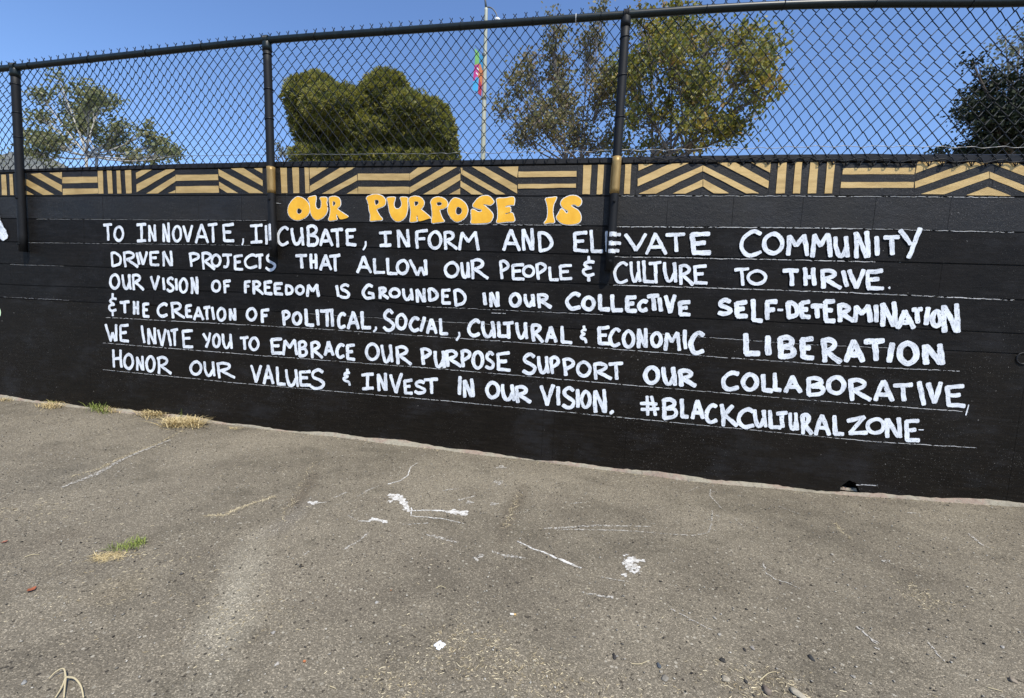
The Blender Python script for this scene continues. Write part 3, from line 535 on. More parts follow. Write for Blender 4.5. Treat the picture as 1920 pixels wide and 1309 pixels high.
# bare strip of old concrete along the foot of the wall
m = Mat('old_concrete', rough=.9, spec=.2)
c = m.ramp(m.noise(3.5, 5, .65), [(.3, (.19, .165, .125)), (.48, (.30, .27, .205)), (.58, (.27, .20, .155)), (.64, (.33, .30, .23)), (.72, (.20, .24, .18)), (.85, (.25, .22, .17))])
c = m.mix(m.ramp(m.noise(45, 4, .7), [(.5, 0), (.7, .7)]), c, (.12, .10, .08)); m.color(c); m.bump(m.noise(60, 5, .7), .8, .006); M_OLD = m.m
mb = MB(); X = np.arange(XL, XR, .03); n = len(X)
hgt = .017 + .008 * np.sin(X * 3.1) + .006 * np.sin(X * 9.7 + 1) + rng.normal(0, .002, n)
wid = .022 + .008 * np.sin(X * 2.3 + 2) + .005 * np.sin(X * 8.1) + rng.normal(0, .003, n)
hgt = np.where((X > hx0) & (X < hx1), .012, hgt); G = gz(X, 0)
rows = [(G - .02, -wid - .02), (G + hgt * .35, -wid), (G + hgt * .85, -.010), (G + hgt, -.0035), (G + hgt, .004)]
vs = [(x, y[i] if np.ndim(y) else y, z[i]) for z, y in rows for i, x in enumerate(X)]
fs = [(r * n + i, r * n + i + 1, (r + 1) * n + i + 1, (r + 1) * n + i) for r in range(4) for i in range(n - 1)]
mb.add(vs, fs); mb.build('footing_strip', M_OLD, wallroot, smooth=True)
# broken concrete inside the drain opening
mb = MB(); zc = float(gz((hx0 + hx1) / 2, 0))
for k in range(5):
    xx = hx0 + (hx1 - hx0) * (.15 + .17 * k); s = rng.uniform(.010, .018)
    mb.add([(xx + s * rng.uniform(.7, 1) * a, .03 + s * rng.uniform(.7, 1.1) * b, zc + .012 + s * (.9 + .6 * c_) * rng.uniform(.6, 1)) for a, b, c_ in ((-1, -1, -1), (1, -1, -1), (1, 1, -1), (-1, 1, -1), (-.7, -.6, 1), (.6, -.7, 1), (.7, .7, 1), (-.6, .6, 1))],
           [(0, 3, 2, 1), (4, 5, 6, 7), (0, 1, 5, 4), (1, 2, 6, 5), (2, 3, 7, 6), (3, 0, 4, 7)])
mb.build('drain_rubble', M_OLD, wallroot)
# round plugged weep hole at the right
wx, wz = wall(1917, 672); mb = MB(); n = 28
prof = [(.038, -.0022), (.036, -.007), (.031, -.006), (.029, .0), (.0, .0005)]
vs = [(wx + r * math.cos(2 * math.pi * k / n), y - .002, wz + r * math.sin(2 * math.pi * k / n)) for r, y in prof for k in range(n)]
fs = [(i * n + k, (i + 1) * n + k, (i + 1) * n + (k + 1) % n, i * n + (k + 1) % n) for i in range(4) for k in range(n)]
mb.add(vs, fs); mb.build('weep_hole', M_CAP, wallroot, smooth=True)

# gold pattern band
mb = MB()
for ox, oy, k, polys in BAND:
    for s in polys:
        q = np.array([float(v) for v in s.split(',')]).reshape(-1, 2); _layer[0] = (_layer[0] + 1) % 60
        P = [wall(ox + x / k, oy + y / k) for x, y in q]
        cx = sum(p[0] for p in P) / len(P); cz = sum(p[1] for p in P) / len(P)
        # slightly wavering painted edges
        pts = []
        for i in range(len(P)):
            a, b = np.array(P[i]), np.array(P[(i + 1) % len(P)]); L = np.linalg.norm(b - a); nn = np.array([-(b - a)[1], (b - a)[0]]) / (L + 1e-9)
            for t in np.linspace(0, 1, max(2, int(L / .05)), endpoint=False): pts.append(a + (b - a) * t + nn * rng.normal(0, .0007))
        y = -.0022 - _layer[0] * .00003
        mb.add([(p[0], y, p[1]) for p in pts], [tuple(range(len(pts)))])
mb.build('gold_band', M_GOLD, wallroot)

# yellow title with white outline
def poly_fill(mb, P, hole, y):
    import mathutils.geometry as mg
    loops = [[Vector((p[0], p[1], 0)) for p in P]] + ([[Vector((p[0], p[1], 0)) for p in hole]] if hole is not None else [])
    tri = mg.tessellate_polygon(loops); flat = [v for l in loops for v in l]
    mb.add([(v.x, y, v.y) for v in flat], [tuple(t) for t in tri])
def offset(P, d):
    P = np.array(P); A = np.roll(P, 1, 0); B = np.roll(P, -1, 0); T = B - A; T /= np.linalg.norm(T, axis=1)[:, None] + 1e-9
    area = np.sum(P[:, 0] * np.roll(P[:, 1], -1) - np.roll(P[:, 0], -1) * P[:, 1])
    return P + np.stack([T[:, 1], -T[:, 0]], 1) * d * (1 if area > 0 else -1)
m1, m2 = MB(), MB(); li = 0
for ox, oy, k, gl in TITLE:
    for out, hole in gl:
        f = lambda c: np.array([wall(ox + x / k, oy + y / k) for x, y in smooth_curve(np.vstack([np.array(c, float).reshape(-1, 2), c[:2]]), 7)[:-1]])
        P = f(out); H = f(hole) if hole else None; li += 1
        poly_fill(m1, offset(P, .0050) + rng.normal(0, .0006, P.shape) , None if H is None else offset(H, -.003), -.0026 - li * .0001)
        poly_fill(m2, P, H, -.0048 - li * .00005)
m1.build('title_outline', M_OUTL, wallroot); m2.build('title_lettering', M_YELLOW, wallroot)
# white statement, one mesh per line of text
for runs in LINES:
    mb = MB()
    for r in runs: letters(mb, r)
    mb.build('text_line', M_WHITE, wallroot, uv=True)
# edge of another mural at the far left: one letter and a pale green dot
mb = MB(); f = lambda *p: np.array([wall(*q) for q in p])
stroke(mb, f((-24, 366), (-8, 406), (10, 446)), .085); stroke(mb, f((-22, 378), (-40, 410), (-62, 452)), .055); stroke(mb, f((-50, 428), (0, 428)), .04)
mb.build('neighbour_lettering', M_WHITE, wallroot, uv=True)
m = Mat('pale_green_paint', rough=.6); m.color(m.ramp(m.noise(30), [(.3, (.48, .66, .36)), (.7, (.62, .78, .5))]))
mb = MB(); c0 = wall(-6, 585); mb.add([(c0[0] + .052 * math.cos(a), -.003, c0[1] + .055 * math.sin(a)) for a in np.linspace(0, 2 * math.pi, 30, endpoint=False)], [tuple(range(30))])
mb.build('neighbour_dot', m.m, wallroot)
# thin chalky guide lines and paint caught on the joints
mb = MB()
GUIDES = [([(197, 595), (580, 615.6), (900, 637), (1120, 652), (1340, 669), (1580, 686), (1798, 696)], .0034), ([(194, 643), (520, 669), (830, 692), (1180, 722), (1500, 749), (1814, 772)], .0034),
          ([(194, 693), (456, 719), (830, 751), (1180, 784), (1480, 813), (1640, 828), (1830, 839.5)], .0034),
          ([(1156, 425.5), (1450, 427.2), (1600, 429)], .005), ([(1600, 429), (1900, 436)], .003), ([(1150, 481.5), (1450, 486.8), (1640, 491)], .005), ([(1150, 534.5), (1450, 543.8), (1640, 551), (1900, 563)], .005),
          ([(1165, 367.5), (1500, 368), (1900, 370.5)], .003), ([(860, 421), (1090, 423)], .003), ([(560, 587), (805, 602), (1000, 612)], .0018), ([(1215, 625), (1345, 634), (1500, 645), (1700, 654)], .0022), ([(800, 575), (1130, 590)], .002),
          ([(70, 411), (500, 414)], .0013), ([(50, 455), (470, 460)], .0013), ([(20, 496), (120, 499)], .0012), ([(8, 557), (130, 563)], .0012), ([(1605, 908.5), (1645, 910)], .006), ([(922, 587), (948, 588)], .004), ([(510, 381), (528, 382)], .003)]
for pts, w in GUIDES:
    P = resample(np.array([wall(*p) for p in pts]), .02); P[:, 1] += rng.normal(0, .0012, len(P))
    stroke(mb, P, w, y0=-.0036)
mb.build('guide_lines', M_CHALK, wallroot, uv=True)

# ------------------------------------------------------------------ chain link fence on top
m = Mat('dark_green_vinyl', rough=.40, spec=.34)
m.color(m.ramp(m.noise(25, 4, .6, src=m.scale((1, 1, .3))), [(.35, (.0045, .0085, .0085)), (.7, (.010, .017, .0165))])); m.bump(m.noise(200, 3), .12, .001); M_VINYL = m.m
m = Mat('black_post_paint', rough=.6, spec=.28)
m.color(m.ramp(m.noise(18, 4, .6, src=m.scale((1, 1, .25))), [(.35, (.0045, .0045, .005)), (.7, (.010, .010, .0105))])); m.bump(m.noise(160, 3), .2, .001); M_POST = m.m
m = Mat('mesh_wire_vinyl', rough=.5, spec=.25); m.color(m.ramp(m.noise(9, 3, .6), [(.4, (.004, .005, .007)), (.75, (.012, .013, .015))])); M_WIRE = m.m
m = Mat('bare_wire', rough=.45, metallic=.8); m.color((.32, .31, .29)); M_BARE = m.m
fence = empty('chain_link_fence', (3.5, -.04, 1.87))
tag(fence, 'dark green chain link fence with pipe posts standing along the top of the black wall', 'fence')
def fpart(mb, name, mat, parent=fence, smooth=True):
    o = mb.build(name, mat, None, smooth=smooth); o.parent = parent
    pw = Matrix.Translation(fence.location); o.matrix_parent_inverse = pw.inverted() if parent is fence else Matrix()
    return o
PY, PR = -.037, .0292
def zr(x): return np.interp(x, RX, RZ)
rl = [on_y(a, b, PY) for a, b in ((-60, 134), (0, 130), (33, 126), (290, 98), (500, 75), (800, 54), (1120, 32), (1180, 27.5), (1400, 12), (1540, 7.5), (1690, 5), (1920, 6))]
RX = np.array([p[0] for p in rl]); RZ = np.array([p[2] for p in rl])
xx = np.linspace(RX[0] - .8, RX[-1] + 1.2, 160)
zs = np.interp(xx, RX, RZ); ker = np.ones(13) / 13; zs = np.convolve(np.pad(zs, 6, 'edge'), ker, 'valid')
RX, RZ = xx, zs
mb = MB(); mb.tube(np.stack([xx, np.full_like(xx, PY), zs], 1), .0235, 14); rail = fpart(mb, 'top_rail', M_VINYL)
# wire ties round the rail
for xt in (-.7, -.1, .45, .95, 1.9, 2.45, 3.0, 3.5, 3.95, 4.6, 5.05, 5.55, 6.05):
    mb = MB(); a = np.linspace(0, 2 * math.pi, 14); mb.tube(np.stack([np.full(14, xt) + .004 * np.sin(a), PY + .0265 * np.cos(a), zr(xt) + .0265 * np.sin(a)], 1), .0022, 5)
    mb.build('rail_tie', M_WIRE, rail)
m = Mat('white_tape', rough=.6); m.color((.7, .7, .68)); mb = MB(); xt = on_y(1080, 33, PY)[0]
a = np.linspace(0, 2 * math.pi, 20); mb.tube(np.stack([np.full(20, xt), PY + .0245 * np.cos(a), zr(xt) + .0245 * np.sin(a)], 1), .0025, 5)
mb.build('white_tie', m.m, rail)
inv = Matrix.Translation(-fence.location)
bandz = {}
for (tx, ty), (bx_, by_), (pg0, pg1), ties in (((28, 126), (44, 472), (332, 367), (.16, .47, .74)), ((500.5, 78), (513, 482), (311, 361), (.10, .40, .66)), ((1174, 30), (1143, 507), (292, 361.5), (.14, .42, .73))):
    a = on_y(tx, ty, PY); b = on_y(bx_, by_, PY); x = (a[0] + b[0]) / 2
    dx = (a[0] - b[0]) / 2
    zt = zr(a[0]) - .022; zb = b[2]
    ax = lambda z: (b[0] + (a[0] - b[0]) * (z - zb) / (zt - zb), PY)
    mb = MB(); Z = np.linspace(zb, zt, 12); mb.tube([(*ax(z), z) for z in Z], PR, 20)
    mat = M_POST
    post = fpart(mb, 'post', mat)
    mb = MB(); z0 = zt - .055
    mb.tube([(*ax(z0), z0), (*ax(z0 + .03), z0 + .03), (*ax(zt), zt), (*ax(zt + .02), zt + .02)], [PR + .004, PR + .004, PR + .002, .026], 20)
    q = np.linspace(0, 2 * math.pi, 24); xc = ax(zt)[0]
    for s_ in (-.014, -.005, .005, .014): mb.tube(np.stack([np.full(24, xc + s_), PY + .0285 * np.cos(q), zr(xc) + .0285 * np.sin(q)], 1), .0055, 6)
    o = mb.build('loop_cap', M_POST if tx > 1000 else M_VINYL, post, smooth=True)
    # gold painted length where the band runs behind the post
    if tx > 100:
        zg0 = on_y(bx_, pg0, PY - PR)[2]; zg1 = on_y(bx_, pg1, PY - PR)[2]
        mb = MB(); Zs = np.linspace(zg1, zg0, 8); mb.tube([(*ax(z), z) for z in Zs], PR + .0009, 24)
        o = mb.build('gold_paint', M_GOLDPOST, post, smooth=True)
    for t in ties:
        mb = MB(); z = zt - (zt - 1.87 - .26) * t; q = np.linspace(0, 2 * math.pi, 20)
        mb.tube(np.stack([ax(z)[0] + (PR + .002) * np.cos(q), PY + (PR + .002) * np.sin(q), z + .006 * np.sin(q + 1)], 1), .0028, 5)
        mb.build('tie_wire', M_WIRE, post)
    for zz in (1.87 - .055, zb + .06):
        mb = MB(); x = ax(zz)[0]
        ring = lambda r, y: [(x + r * math.cos(k * math.pi / 3), y, zz + r * math.sin(k * math.pi / 3)) for k in range(6)]
        vs = ring(.011, PY - PR + .004) + ring(.011, PY - PR - .007) + ring(.006, PY - PR - .007) + ring(.006, PY - PR - .013)
        fs = [(r * 6 + k, r * 6 + (k + 1) % 6, (r + 1) * 6 + (k + 1) % 6, (r + 1) * 6 + k) for r in range(3) for k in range(6)] + [tuple(18 + k for k in range(6))]
        mb.add(vs, fs); mb.build('bolt', M_POST, post)
    # lettering carried across the front of the post
    def patch(mb, z0, z1, a0, a1):
        A = np.linspace(a0, a1, 12); r = PR + .0015
        vs = []; uv = []
        for i, z in enumerate((z0, (z0 + z1) / 2, z1)):
            for q in A: vs.append((ax(z)[0] + r * math.sin(q), PY - r * math.cos(q), z + rng.normal(0, .0015))); uv.append((q * .034, i - 1))
        mb.add(vs, [(r_ * 12 + k, r_ * 12 + k + 1, (r_ + 1) * 12 + k + 1, (r_ + 1) * 12 + k) for r_ in range(2) for k in range(11)], 0, uv)
    if tx > 1000:
        mb = MB()
        for y0_, y1_ in ((434, 443.5), (451.5, 460), (466.5, 474.5)): patch(mb, on_y(1146, y1_, PY - PR)[2], on_y(1146, y0_, PY - PR)[2], -.65, 1.45)
        o = mb.build('painted_letter', M_WHITE, post, uv=True)
    elif tx > 400:
        mb = MB(); patch(mb, on_y(508, 452, PY - PR)[2], on_y(508, 419, PY - PR)[2], -.95, .25)
        o = mb.build('painted_letter', M_WHITE, post, uv=True)
# woven mesh: zigzag wires hooked into their neighbours
MW, MH, MYP, WR = .0375, .0425, -.006, .0027
x_start, x_end = RX[0] + .1, RX[-1] - .1
zbot = lambda x: np.interp(x, [-2, -1, .5, 2, 3.2, 4.3, 5.2, 6.4, 8], [.200, .205, .212, .222, .228, .214, .196, .174, .16]) + 1.87
nw = int((x_end - x_start) / MW); Vs = []; Fs = []; base = 0; ns = 5
for k in range(nw):
    xk = x_start + k * MW; top = zr(xk) + .058; bot = zbot(xk); nl = int(round((zr(x_start + nw * MW / 2) + .036 - zbot(x_start + nw * MW / 2)) / MH)); nl = 21
    pts = []
    for j in range(nl + 1):
        side = (j + k) % 2; x = xk + side * MW; z = bot + (top - bot) * j / nl
        z += .002 * math.sin(x * 5.1 + j); yy = MYP + (.0024 if side else -.0024) + .006 * math.sin(xk * 1.9 + j * .25)
        sgn = 1 if side else -1
        if 0 < j < nl:
            pts += [(x - sgn * .0045, yy * .7 + MYP * .3, z - .0055), (x + sgn * .0012, yy, z - .0015), (x + sgn * .0012, -yy + 2 * MYP, z + .0015), (x - sgn * .0045, (-yy + 2 * MYP) * .7 + MYP * .3, z + .0055)]
        elif j == 0:      # knuckled bottom selvage
            pts += [(x + sgn * .008, yy - .004, z + .016), (x + sgn * .007, yy - .005, z - .002), (x, yy, z - .010), (x - sgn * .007, yy, z + .004)]
        else:             # twisted barbs above the rail
            pts += [(x - sgn * .006, yy, z - .006), (x, yy, z + .003), (x + sgn * .011 + rng.normal(0, .002), yy - .003, z + .018 + rng.normal(0, .003))]
    mbt = MB(); mbt.tube(pts, WR, ns, caps=False)
    Vs.append(np.array(mbt.v)); Fs.append(np.array(mbt.f) + base); base += len(mbt.v)
o = np_mesh('chain_link_mesh', np.vstack(Vs), np.vstack(Fs), M_WIRE, fence); o.matrix_parent_inverse = inv; o.data.shade_smooth()
# tension wire near the bottom and the loose wire laced along the selvage
mb = MB(); P = np.array([on_y(a, b, -.012) for a, b in ((-20, 300), (370, 292), (500, 290.5), (800, 288), (1100, 283.5), (1280, 280), (1600, 274), (1960, 277))]); P = resample(P, .012)
P[:, 2] += .004 * np.sin(P[:, 0] * 38) * np.clip((P[:, 0] - 2.4) / .6, 0, 1) + .002 * np.sin(P[:, 0] * 11); P[:, 1] += .004 * np.sin(P[:, 0] * 80)
mb.tube(P, .0019, 5); o = mb.build('tension_wire', M_BARE, fence, smooth=True); o.matrix_parent_inverse = inv
mb = MB(); P = np.array([on_y(a, b, -.014) for a, b in ((1195, 298), (1330, 298), (1480, 297), (1600, 299.5), (1780, 302), (1960, 304))]); P = resample(P, .012)
P[:, 2] += .007 * np.sin(P[:, 0] * 42) + .004 * np.sin(P[:, 0] * 17); P[:, 1] += .004 * np.sin(P[:, 0] * 84)
mb.tube(P, .003, 5); o = mb.build('lacing_wire', M_WIRE, fence, smooth=True); o.matrix_parent_inverse = inv

# ------------------------------------------------------------------ trees behind the wall
def leaf_mat(name, stops, trans=.35, rough=.55):
    m = Mat(name, rough=rough, spec=.35); c = m.ramp(m.attr('tint'), stops); m.color(c)
    tr = m.n('ShaderNodeBsdfTranslucent'); m.t.links.new(m.mix(1.0, c, (1.25, 1.25, .75), 'MULTIPLY'), tr.inputs[0])
    mx = m.n('ShaderNodeMixShader'); mx.inputs[0].default_value = trans
    m.t.links.new(m.b.outputs[0], mx.inputs[1]); m.t.links.new(tr.outputs[0], mx.inputs[2])
    m.t.links.new(mx.outputs[0], m.t.nodes['Material Output'].inputs[0]); return m.m
def bark_mat(name, a, b):
    m = Mat(name, rough=.85, spec=.2); m.color(m.ramp(m.noise(6, 5, .65, src=m.scale((1, 1, .4))), [(.35, a), (.7, b)])); m.bump(m.noise(25, 4, src=m.scale((1, 1, .3))), .6, .02); return m.m
B_PALE = bark_mat('pale_bark', (.30, .28, .24), (.55, .52, .46)); B_GREY = bark_mat('grey_bark', (.14, .115, .095), (.30, .26, .22)); B_DARK = bark_mat('dark_bark', (.05, .04, .032), (.11, .09, .07))
def make_tree(name, label, D, base_px, fork_py, blobs, dens, leaf, lm, bm, clus=.42, cs=.16, thin=.02, trunk=.16, up=.3, stems=1, hollow=0.0, twig=True, group=None, depth=.85):
    """blobs: (px, py, rx, ry) measured at distance D; leaves gather in clumps on twigs inside each blob"""
    B0 = on_y(base_px, 330, D); base = np.array([B0[0], D, -.1])
    root = empty(name, (base[0], D, 0)); tag(root, label, 'tree', group)
    inv = Matrix.Translation((-base[0], -D, 0))
    k = D - CPOS[1]
    mb = MB(); LV = []; LT = []; 
    fork = on_y(base_px, fork_py, D); fork[1] = D
    # trunk(s)
    heads = []
    for s_ in range(stems):
        f = fork + np.array([(s_ - (stems - 1) / 2) * .5, rng.uniform(-.3, .3), 0])
        t = np.linspace(0, 1, 9)[:, None]; P = base + (f - base) * t + np.sin(t * 3.1) * rng.normal(0, .12, 3) * [1, 1, 0]
        mb.tube(P, np.linspace(trunk, trunk * .62, 9) / math.sqrt(stems), 9); heads.append(P[-1])
    for (bx, by, rx, ry) in blobs:
        c = on_y(bx, by, D + rng.uniform(-.5, .5)); ex, ez = rx / CF * k, ry / CF * k; ey = max(ex, ez) * depth
        if hollow == 0: c[1] += rng.uniform(-1, 1) * .9
        h = heads[rng.integers(len(heads))]
        # limb to the blob
        t = np.linspace(0, 1, 8)[:, None]; mid = h * .5 + c * .5 + np.array([0, 0, -.12 * abs(c[0] - h[0])]) + rng.normal(0, .12, 3)
        P = (1 - t) ** 2 * h + 2 * t * (1 - t) * mid + t ** 2 * c
        mb.tube(P, np.linspace(trunk * .36, thin * .9, 8), 6)
        ncl = max(3, int(dens * (rx * ry) / 100.0))
        for _ in range(ncl):
            d = rng.normal(0, 1, 3); d /= np.linalg.norm(d); rr = rng.uniform(hollow, 1) ** (1 / 2.2)
            p = c + d * rr * np.array([ex, ey, ez])
            if twig:
                s0 = P[rng.integers(4, 8)]; q = s0 * .5 + p * .5 + rng.normal(0, .08, 3)
                tt = np.linspace(0, 1, 4)[:, None]; mb.tube((1 - tt) ** 2 * s0 + 2 * tt * (1 - tt) * q + tt ** 2 * (p + (0, 0, .05)), np.linspace(thin, thin * .25, 4), 4, caps=False)
            nl = max(3, int(rng.uniform(.3, 1.7) * clus * 60)); sp = cs * rng.uniform(.6, 1.3)
            pos = p + rng.normal(0, 1, (nl, 3)) * [sp, sp, sp * .8]
            LV.append(pos); LT.append(np.clip(rng.normal(rng.uniform(.25, .75), .13, nl), 0, 1))
    pos = np.vstack(LV); tint = np.concatenate(LT); n = len(pos)
    a = rng.normal(0, 1, (n, 3)); a[:, 2] -= up; a /= np.linalg.norm(a, axis=1)[:, None]
    b = np.cross(a, rng.normal(0, 1, (n, 3))); b /= np.linalg.norm(b, axis=1)[:, None] + 1e-9
    L = leaf * rng.uniform(.6, 1.35, (n, 1)); Wd = L * .36
    nrm = np.cross(a, b)
    V = np.stack([pos - a * L * .5, pos - b * Wd + nrm * L * .06, pos + a * L * .5, pos + b * Wd + nrm * L * .06], 1).reshape(-1, 3)
    o = mb.build('trunk', bm, root, smooth=True); o.matrix_parent_inverse = inv
    o = np_mesh('crown', V, np.arange(n * 4).reshape(-1, 4), lm, root, {'tint': np.repeat(tint, 4)}); o.matrix_parent_inverse = inv
    return root
L_SYC = leaf_mat('sycamore_leaf', [(.1, (.09, .105, .05)), (.45, (.20, .22, .11)), (.7, (.27, .27, .15)), (.95, (.32, .27, .12))])
L_MAP = leaf_mat('yellowing_leaf', [(.1, (.08, .10, .03)), (.42, (.18, .19, .05)), (.68, (.32, .265, .055)), (.95, (.33, .19, .07))])
L_BRN = leaf_mat('brown_purple_leaf', [(.1, (.10, .10, .06)), (.4, (.19, .185, .085)), (.7, (.26, .21, .13)), (.95, (.25, .14, .13))])
L_OAK = leaf_mat('dark_oak_leaf', [(.1, (.008, .013, .005)), (.6, (.020, .029, .011)), (.95, (.046, .054, .022))], .12, .75)
L_NDL = leaf_mat('olive_needle', [(.1, (.085, .10, .026)), (.5, (.225, .225, .06)), (.9, (.36, .32, .10))], .35)
L_GRY = leaf_mat('grey_needle', [(.1, (.11, .13, .10)), (.9, (.22, .225, .18))], .25)
make_tree('sycamore_tree', 'pale barked sparse sycamore rising beyond the left panel of the fence', 18, 172, 290,
  [(70,178,22,18), (95,168,14,16), (117,150,9,13), (165,178,40,26), (120,200,38,24), (195,193,30,28), (72,215,32,17), (135,228,50,28), (205,232,32,24), (58,255,32,20), (110,268,50,24), (190,262,38,26), (253,235,18,20), (268,262,36,18), (308,280,36,13), (230,288,55,12), (335,292,14,7), (100,295,40,10)],
  3.6, .18, L_SYC, B_PALE, clus=.32, cs=.22, thin=.018, trunk=.15, stems=2, depth=.6)
make_tree('small_shrub', 'small grey green shrub between the second post and the round bush', 14, 540, 318, [(535, 284, 13, 13), (548, 294, 14, 9), (528, 295, 10, 8)], 2.2, .10, L_GRY, B_GREY, clus=.5, cs=.12, trunk=.08)
def make_evergreen(name, label, D, base_px, blobs, ntuft, needle, lm, bm):
    B0 = on_y(base_px, 330, D); root = empty(name, (B0[0], D, 0)); tag(root, label, 'tree'); inv = Matrix.Translation((-B0[0], -D, 0)); k = (D - CPOS[1]) / CF
    C = []; Rr = []
    for bx, by, rx, ry in blobs:
        c = on_y(bx, by, D); c[1] += rng.uniform(-.5, .5); C.append(c); Rr.append(((rx - 5) * k, max(rx, ry) * k * .9, (ry - 5) * k))
    C = np.array(C); Rr = np.array(Rr); area = (Rr[:, 0] * Rr[:, 2]); pos = []; out = []; tn = []
    for i in range(len(C)):
        n = int(ntuft * area[i] / area.sum()); d = rng.normal(0, 1, (n, 3)); d /= np.linalg.norm(d, axis=1)[:, None]
        lump = 1 + .07 * np.sin(d[:, 0] * 9 + i) * np.sin(d[:, 2] * 8 + 2 * i) + .06 * np.sin(d[:, 1] * 13 + d[:, 2] * 11 + i)
        p = C[i] + d * Rr[i] * (lump * rng.uniform(.84, 1.04, n))[:, None]
        inside = np.zeros(n, bool)
        for j in range(len(C)):
            if j != i: inside |= (((p - C[j]) / Rr[j]) ** 2).sum(1) < .72
        g = ~inside; pos.append(p[g]); out.append(d[g] + [0, 0, .15]); tn.append(np.clip(.5 + (lump[g] - 1) * 2.2 + rng.normal(0, .15, g.sum()), 0, 1))
    pos = np.vstack(pos); out = np.vstack(out); tn = np.concatenate(tn); m_ = 10
    pos = np.repeat(pos, m_, 0) + rng.normal(0, .02, (len(pos) * m_, 3)); a = np.repeat(out, m_, 0) + rng.normal(0, .55, (len(pos), 3)); a /= np.linalg.norm(a, axis=1)[:, None]; tn = np.repeat(tn, m_) + rng.normal(0, .08, len(pos))
    b = np.cross(a, rng.normal(0, 1, a.shape)); b /= np.linalg.norm(b, axis=1)[:, None] + 1e-9
    L = needle * rng.uniform(.6, 1.4, (len(pos), 1)); w = L * .10
    V = np.stack([pos - b * w, pos + a * L * .55 - b * w * 1.2, pos + a * L, pos + a * L * .55 + b * w * 1.2], 1).reshape(-1, 3)
    F = np.arange(len(V)).reshape(-1, 4); T = np.repeat(np.clip(tn, 0, 1), 4)
    # dark ellipsoid cores, added inside the crown to block light
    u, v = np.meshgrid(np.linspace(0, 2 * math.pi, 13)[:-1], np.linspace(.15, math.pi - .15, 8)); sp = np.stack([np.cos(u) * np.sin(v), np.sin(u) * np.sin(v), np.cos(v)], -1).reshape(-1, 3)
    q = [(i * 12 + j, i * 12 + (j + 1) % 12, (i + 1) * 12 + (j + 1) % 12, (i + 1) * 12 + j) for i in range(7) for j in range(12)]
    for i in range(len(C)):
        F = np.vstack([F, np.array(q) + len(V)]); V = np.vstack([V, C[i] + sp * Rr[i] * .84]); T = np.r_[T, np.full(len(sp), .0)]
    o = np_mesh('crown', V, F, lm, root, {'tint': T}); o.matrix_parent_inverse = inv
    mb = MB(); mb.tube([(B0[0], D, -.1), (B0[0] + .1, D, 2), (B0[0], D, 4.2), (B0[0] + .2, D, 6)], [.34, .28, .22, .1], 10); o = mb.build('trunk', bm, root, smooth=True); o.matrix_parent_inverse = inv
make_evergreen('round_evergreen', 'dense rounded olive green evergreen with three domed tops behind the middle panel', 16, 690,
  [(592,183,46,46), (582,200,36,44), (612,182,34,38), (582,240,36,40), (650,220,70,44), (672,208,44,36), (624,200,36,36), (702,190,34,36), (728,182,46,46), (690,232,62,48), (775,215,54,36), (818,228,34,36), (828,268,30,26), (598,276,44,24), (770,265,52,26), (650,250,50,34), (560,210,16,30), (745,160,22,20), (585,148,24,16), (700,255,70,30), (838,250,20,34), (600,305,50,24), (800,300,50,22), (840,290,20,24), (580,275,24,34), (690,300,70,34), (740,305,60,30)], 20000, .16, L_NDL, B_DARK)
make_tree('street_tree', 'thin brownish purple leaved tree left of the third post', 13, 1075, 300,
  [(988,125,20,38), (1040,85,18,38), (1046,140,24,36), (972,178,20,24), (1002,212,34,30), (1055,200,30,40), (948,225,15,18), (982,262,32,20), (1040,255,36,28), (1085,225,25,40), (1108,75,20,45), (1130,10,12,18), (1130,180,24,55), (1130,258,34,24), (1150,120,16,30)],
  4.2, .115, L_BRN, B_GREY, clus=.34, cs=.18, thin=.012, trunk=.09, stems=2)
make_tree('street_tree', 'large yellow green leaved tree spreading behind the third post and right panel', 12, 1255, 292,
  [(1200,10,18,18), (1225,68,40,46), (1290,45,40,36), (1350,42,30,40), (1400,60,25,32), (1430,105,20,42), (1250,130,50,40), (1330,130,40,40), (1392,150,38,34), (1180,148,40,55), (1290,190,55,36), (1400,200,34,24), (1432,200,14,10), (1220,220,50,40), (1320,240,52,36), (1375,252,30,30), (1165,262,20,20), (1250,272,75,20), (1270,-5,40,15), (1420,30,15,20)],
  3.1, .125, L_MAP, B_GREY, clus=.36, cs=.18, thin=.013, trunk=.12, stems=3)
make_tree('oak_tree', 'very dark leaved oak at the right edge of the photo', 12, 1905, 322,
  [(1880,195,48,42), (1900,245,52,44), (1864,250,34,36), (1850,215,24,24), (1826,113,8,8), (1872,150,30,28), (1940,180,40,60), (1830,238,12,12), (1850,270,18,16), (1930,120,30,40), (1860,282,50,20), (1960,240,50,60)],
  3.2, .10, L_OAK, B_DARK, clus=.6, cs=.17, trunk=.2)
make_tree('oak_tree', 'hazy grey leaved tree top above the dark oak at the right edge', 22, 1915, 322, [(1898,105,18,36), (1912,50,14,22), (1930,80,25,50), (1930,180,30,70)], .9, .16, L_GRY, B_GREY, clus=.4, cs=.2, trunk=.2)
make_tree('dark_treetop', 'small dark treetop peeking over the wall left of the oak', 25, 1757, 322, [(1757, 284, 12, 9), (1748, 292, 12, 7), (1766, 292, 12, 7)], 3.0, .16, L_OAK, B_DARK, clus=.6, cs=.2, trunk=.15)
make_tree('green_bush', 'dark green bush left of the first post', 20, -10, 322, [(8, 300, 16, 16), (-18, 292, 26, 20), (-40, 290, 30, 30)], 4.0, .14, L_NDL, B_DARK, clus=.6, cs=.2, trunk=.2, twig=False)
make_tree('green_bush', 'low green bush peeking over the wall right of the first post', 24, 90, 326, [(82, 306, 14, 9), (98, 304, 12, 8)], 3.0, .14, L_NDL, B_DARK, clus=.5, cs=.2, trunk=.12, twig=False)

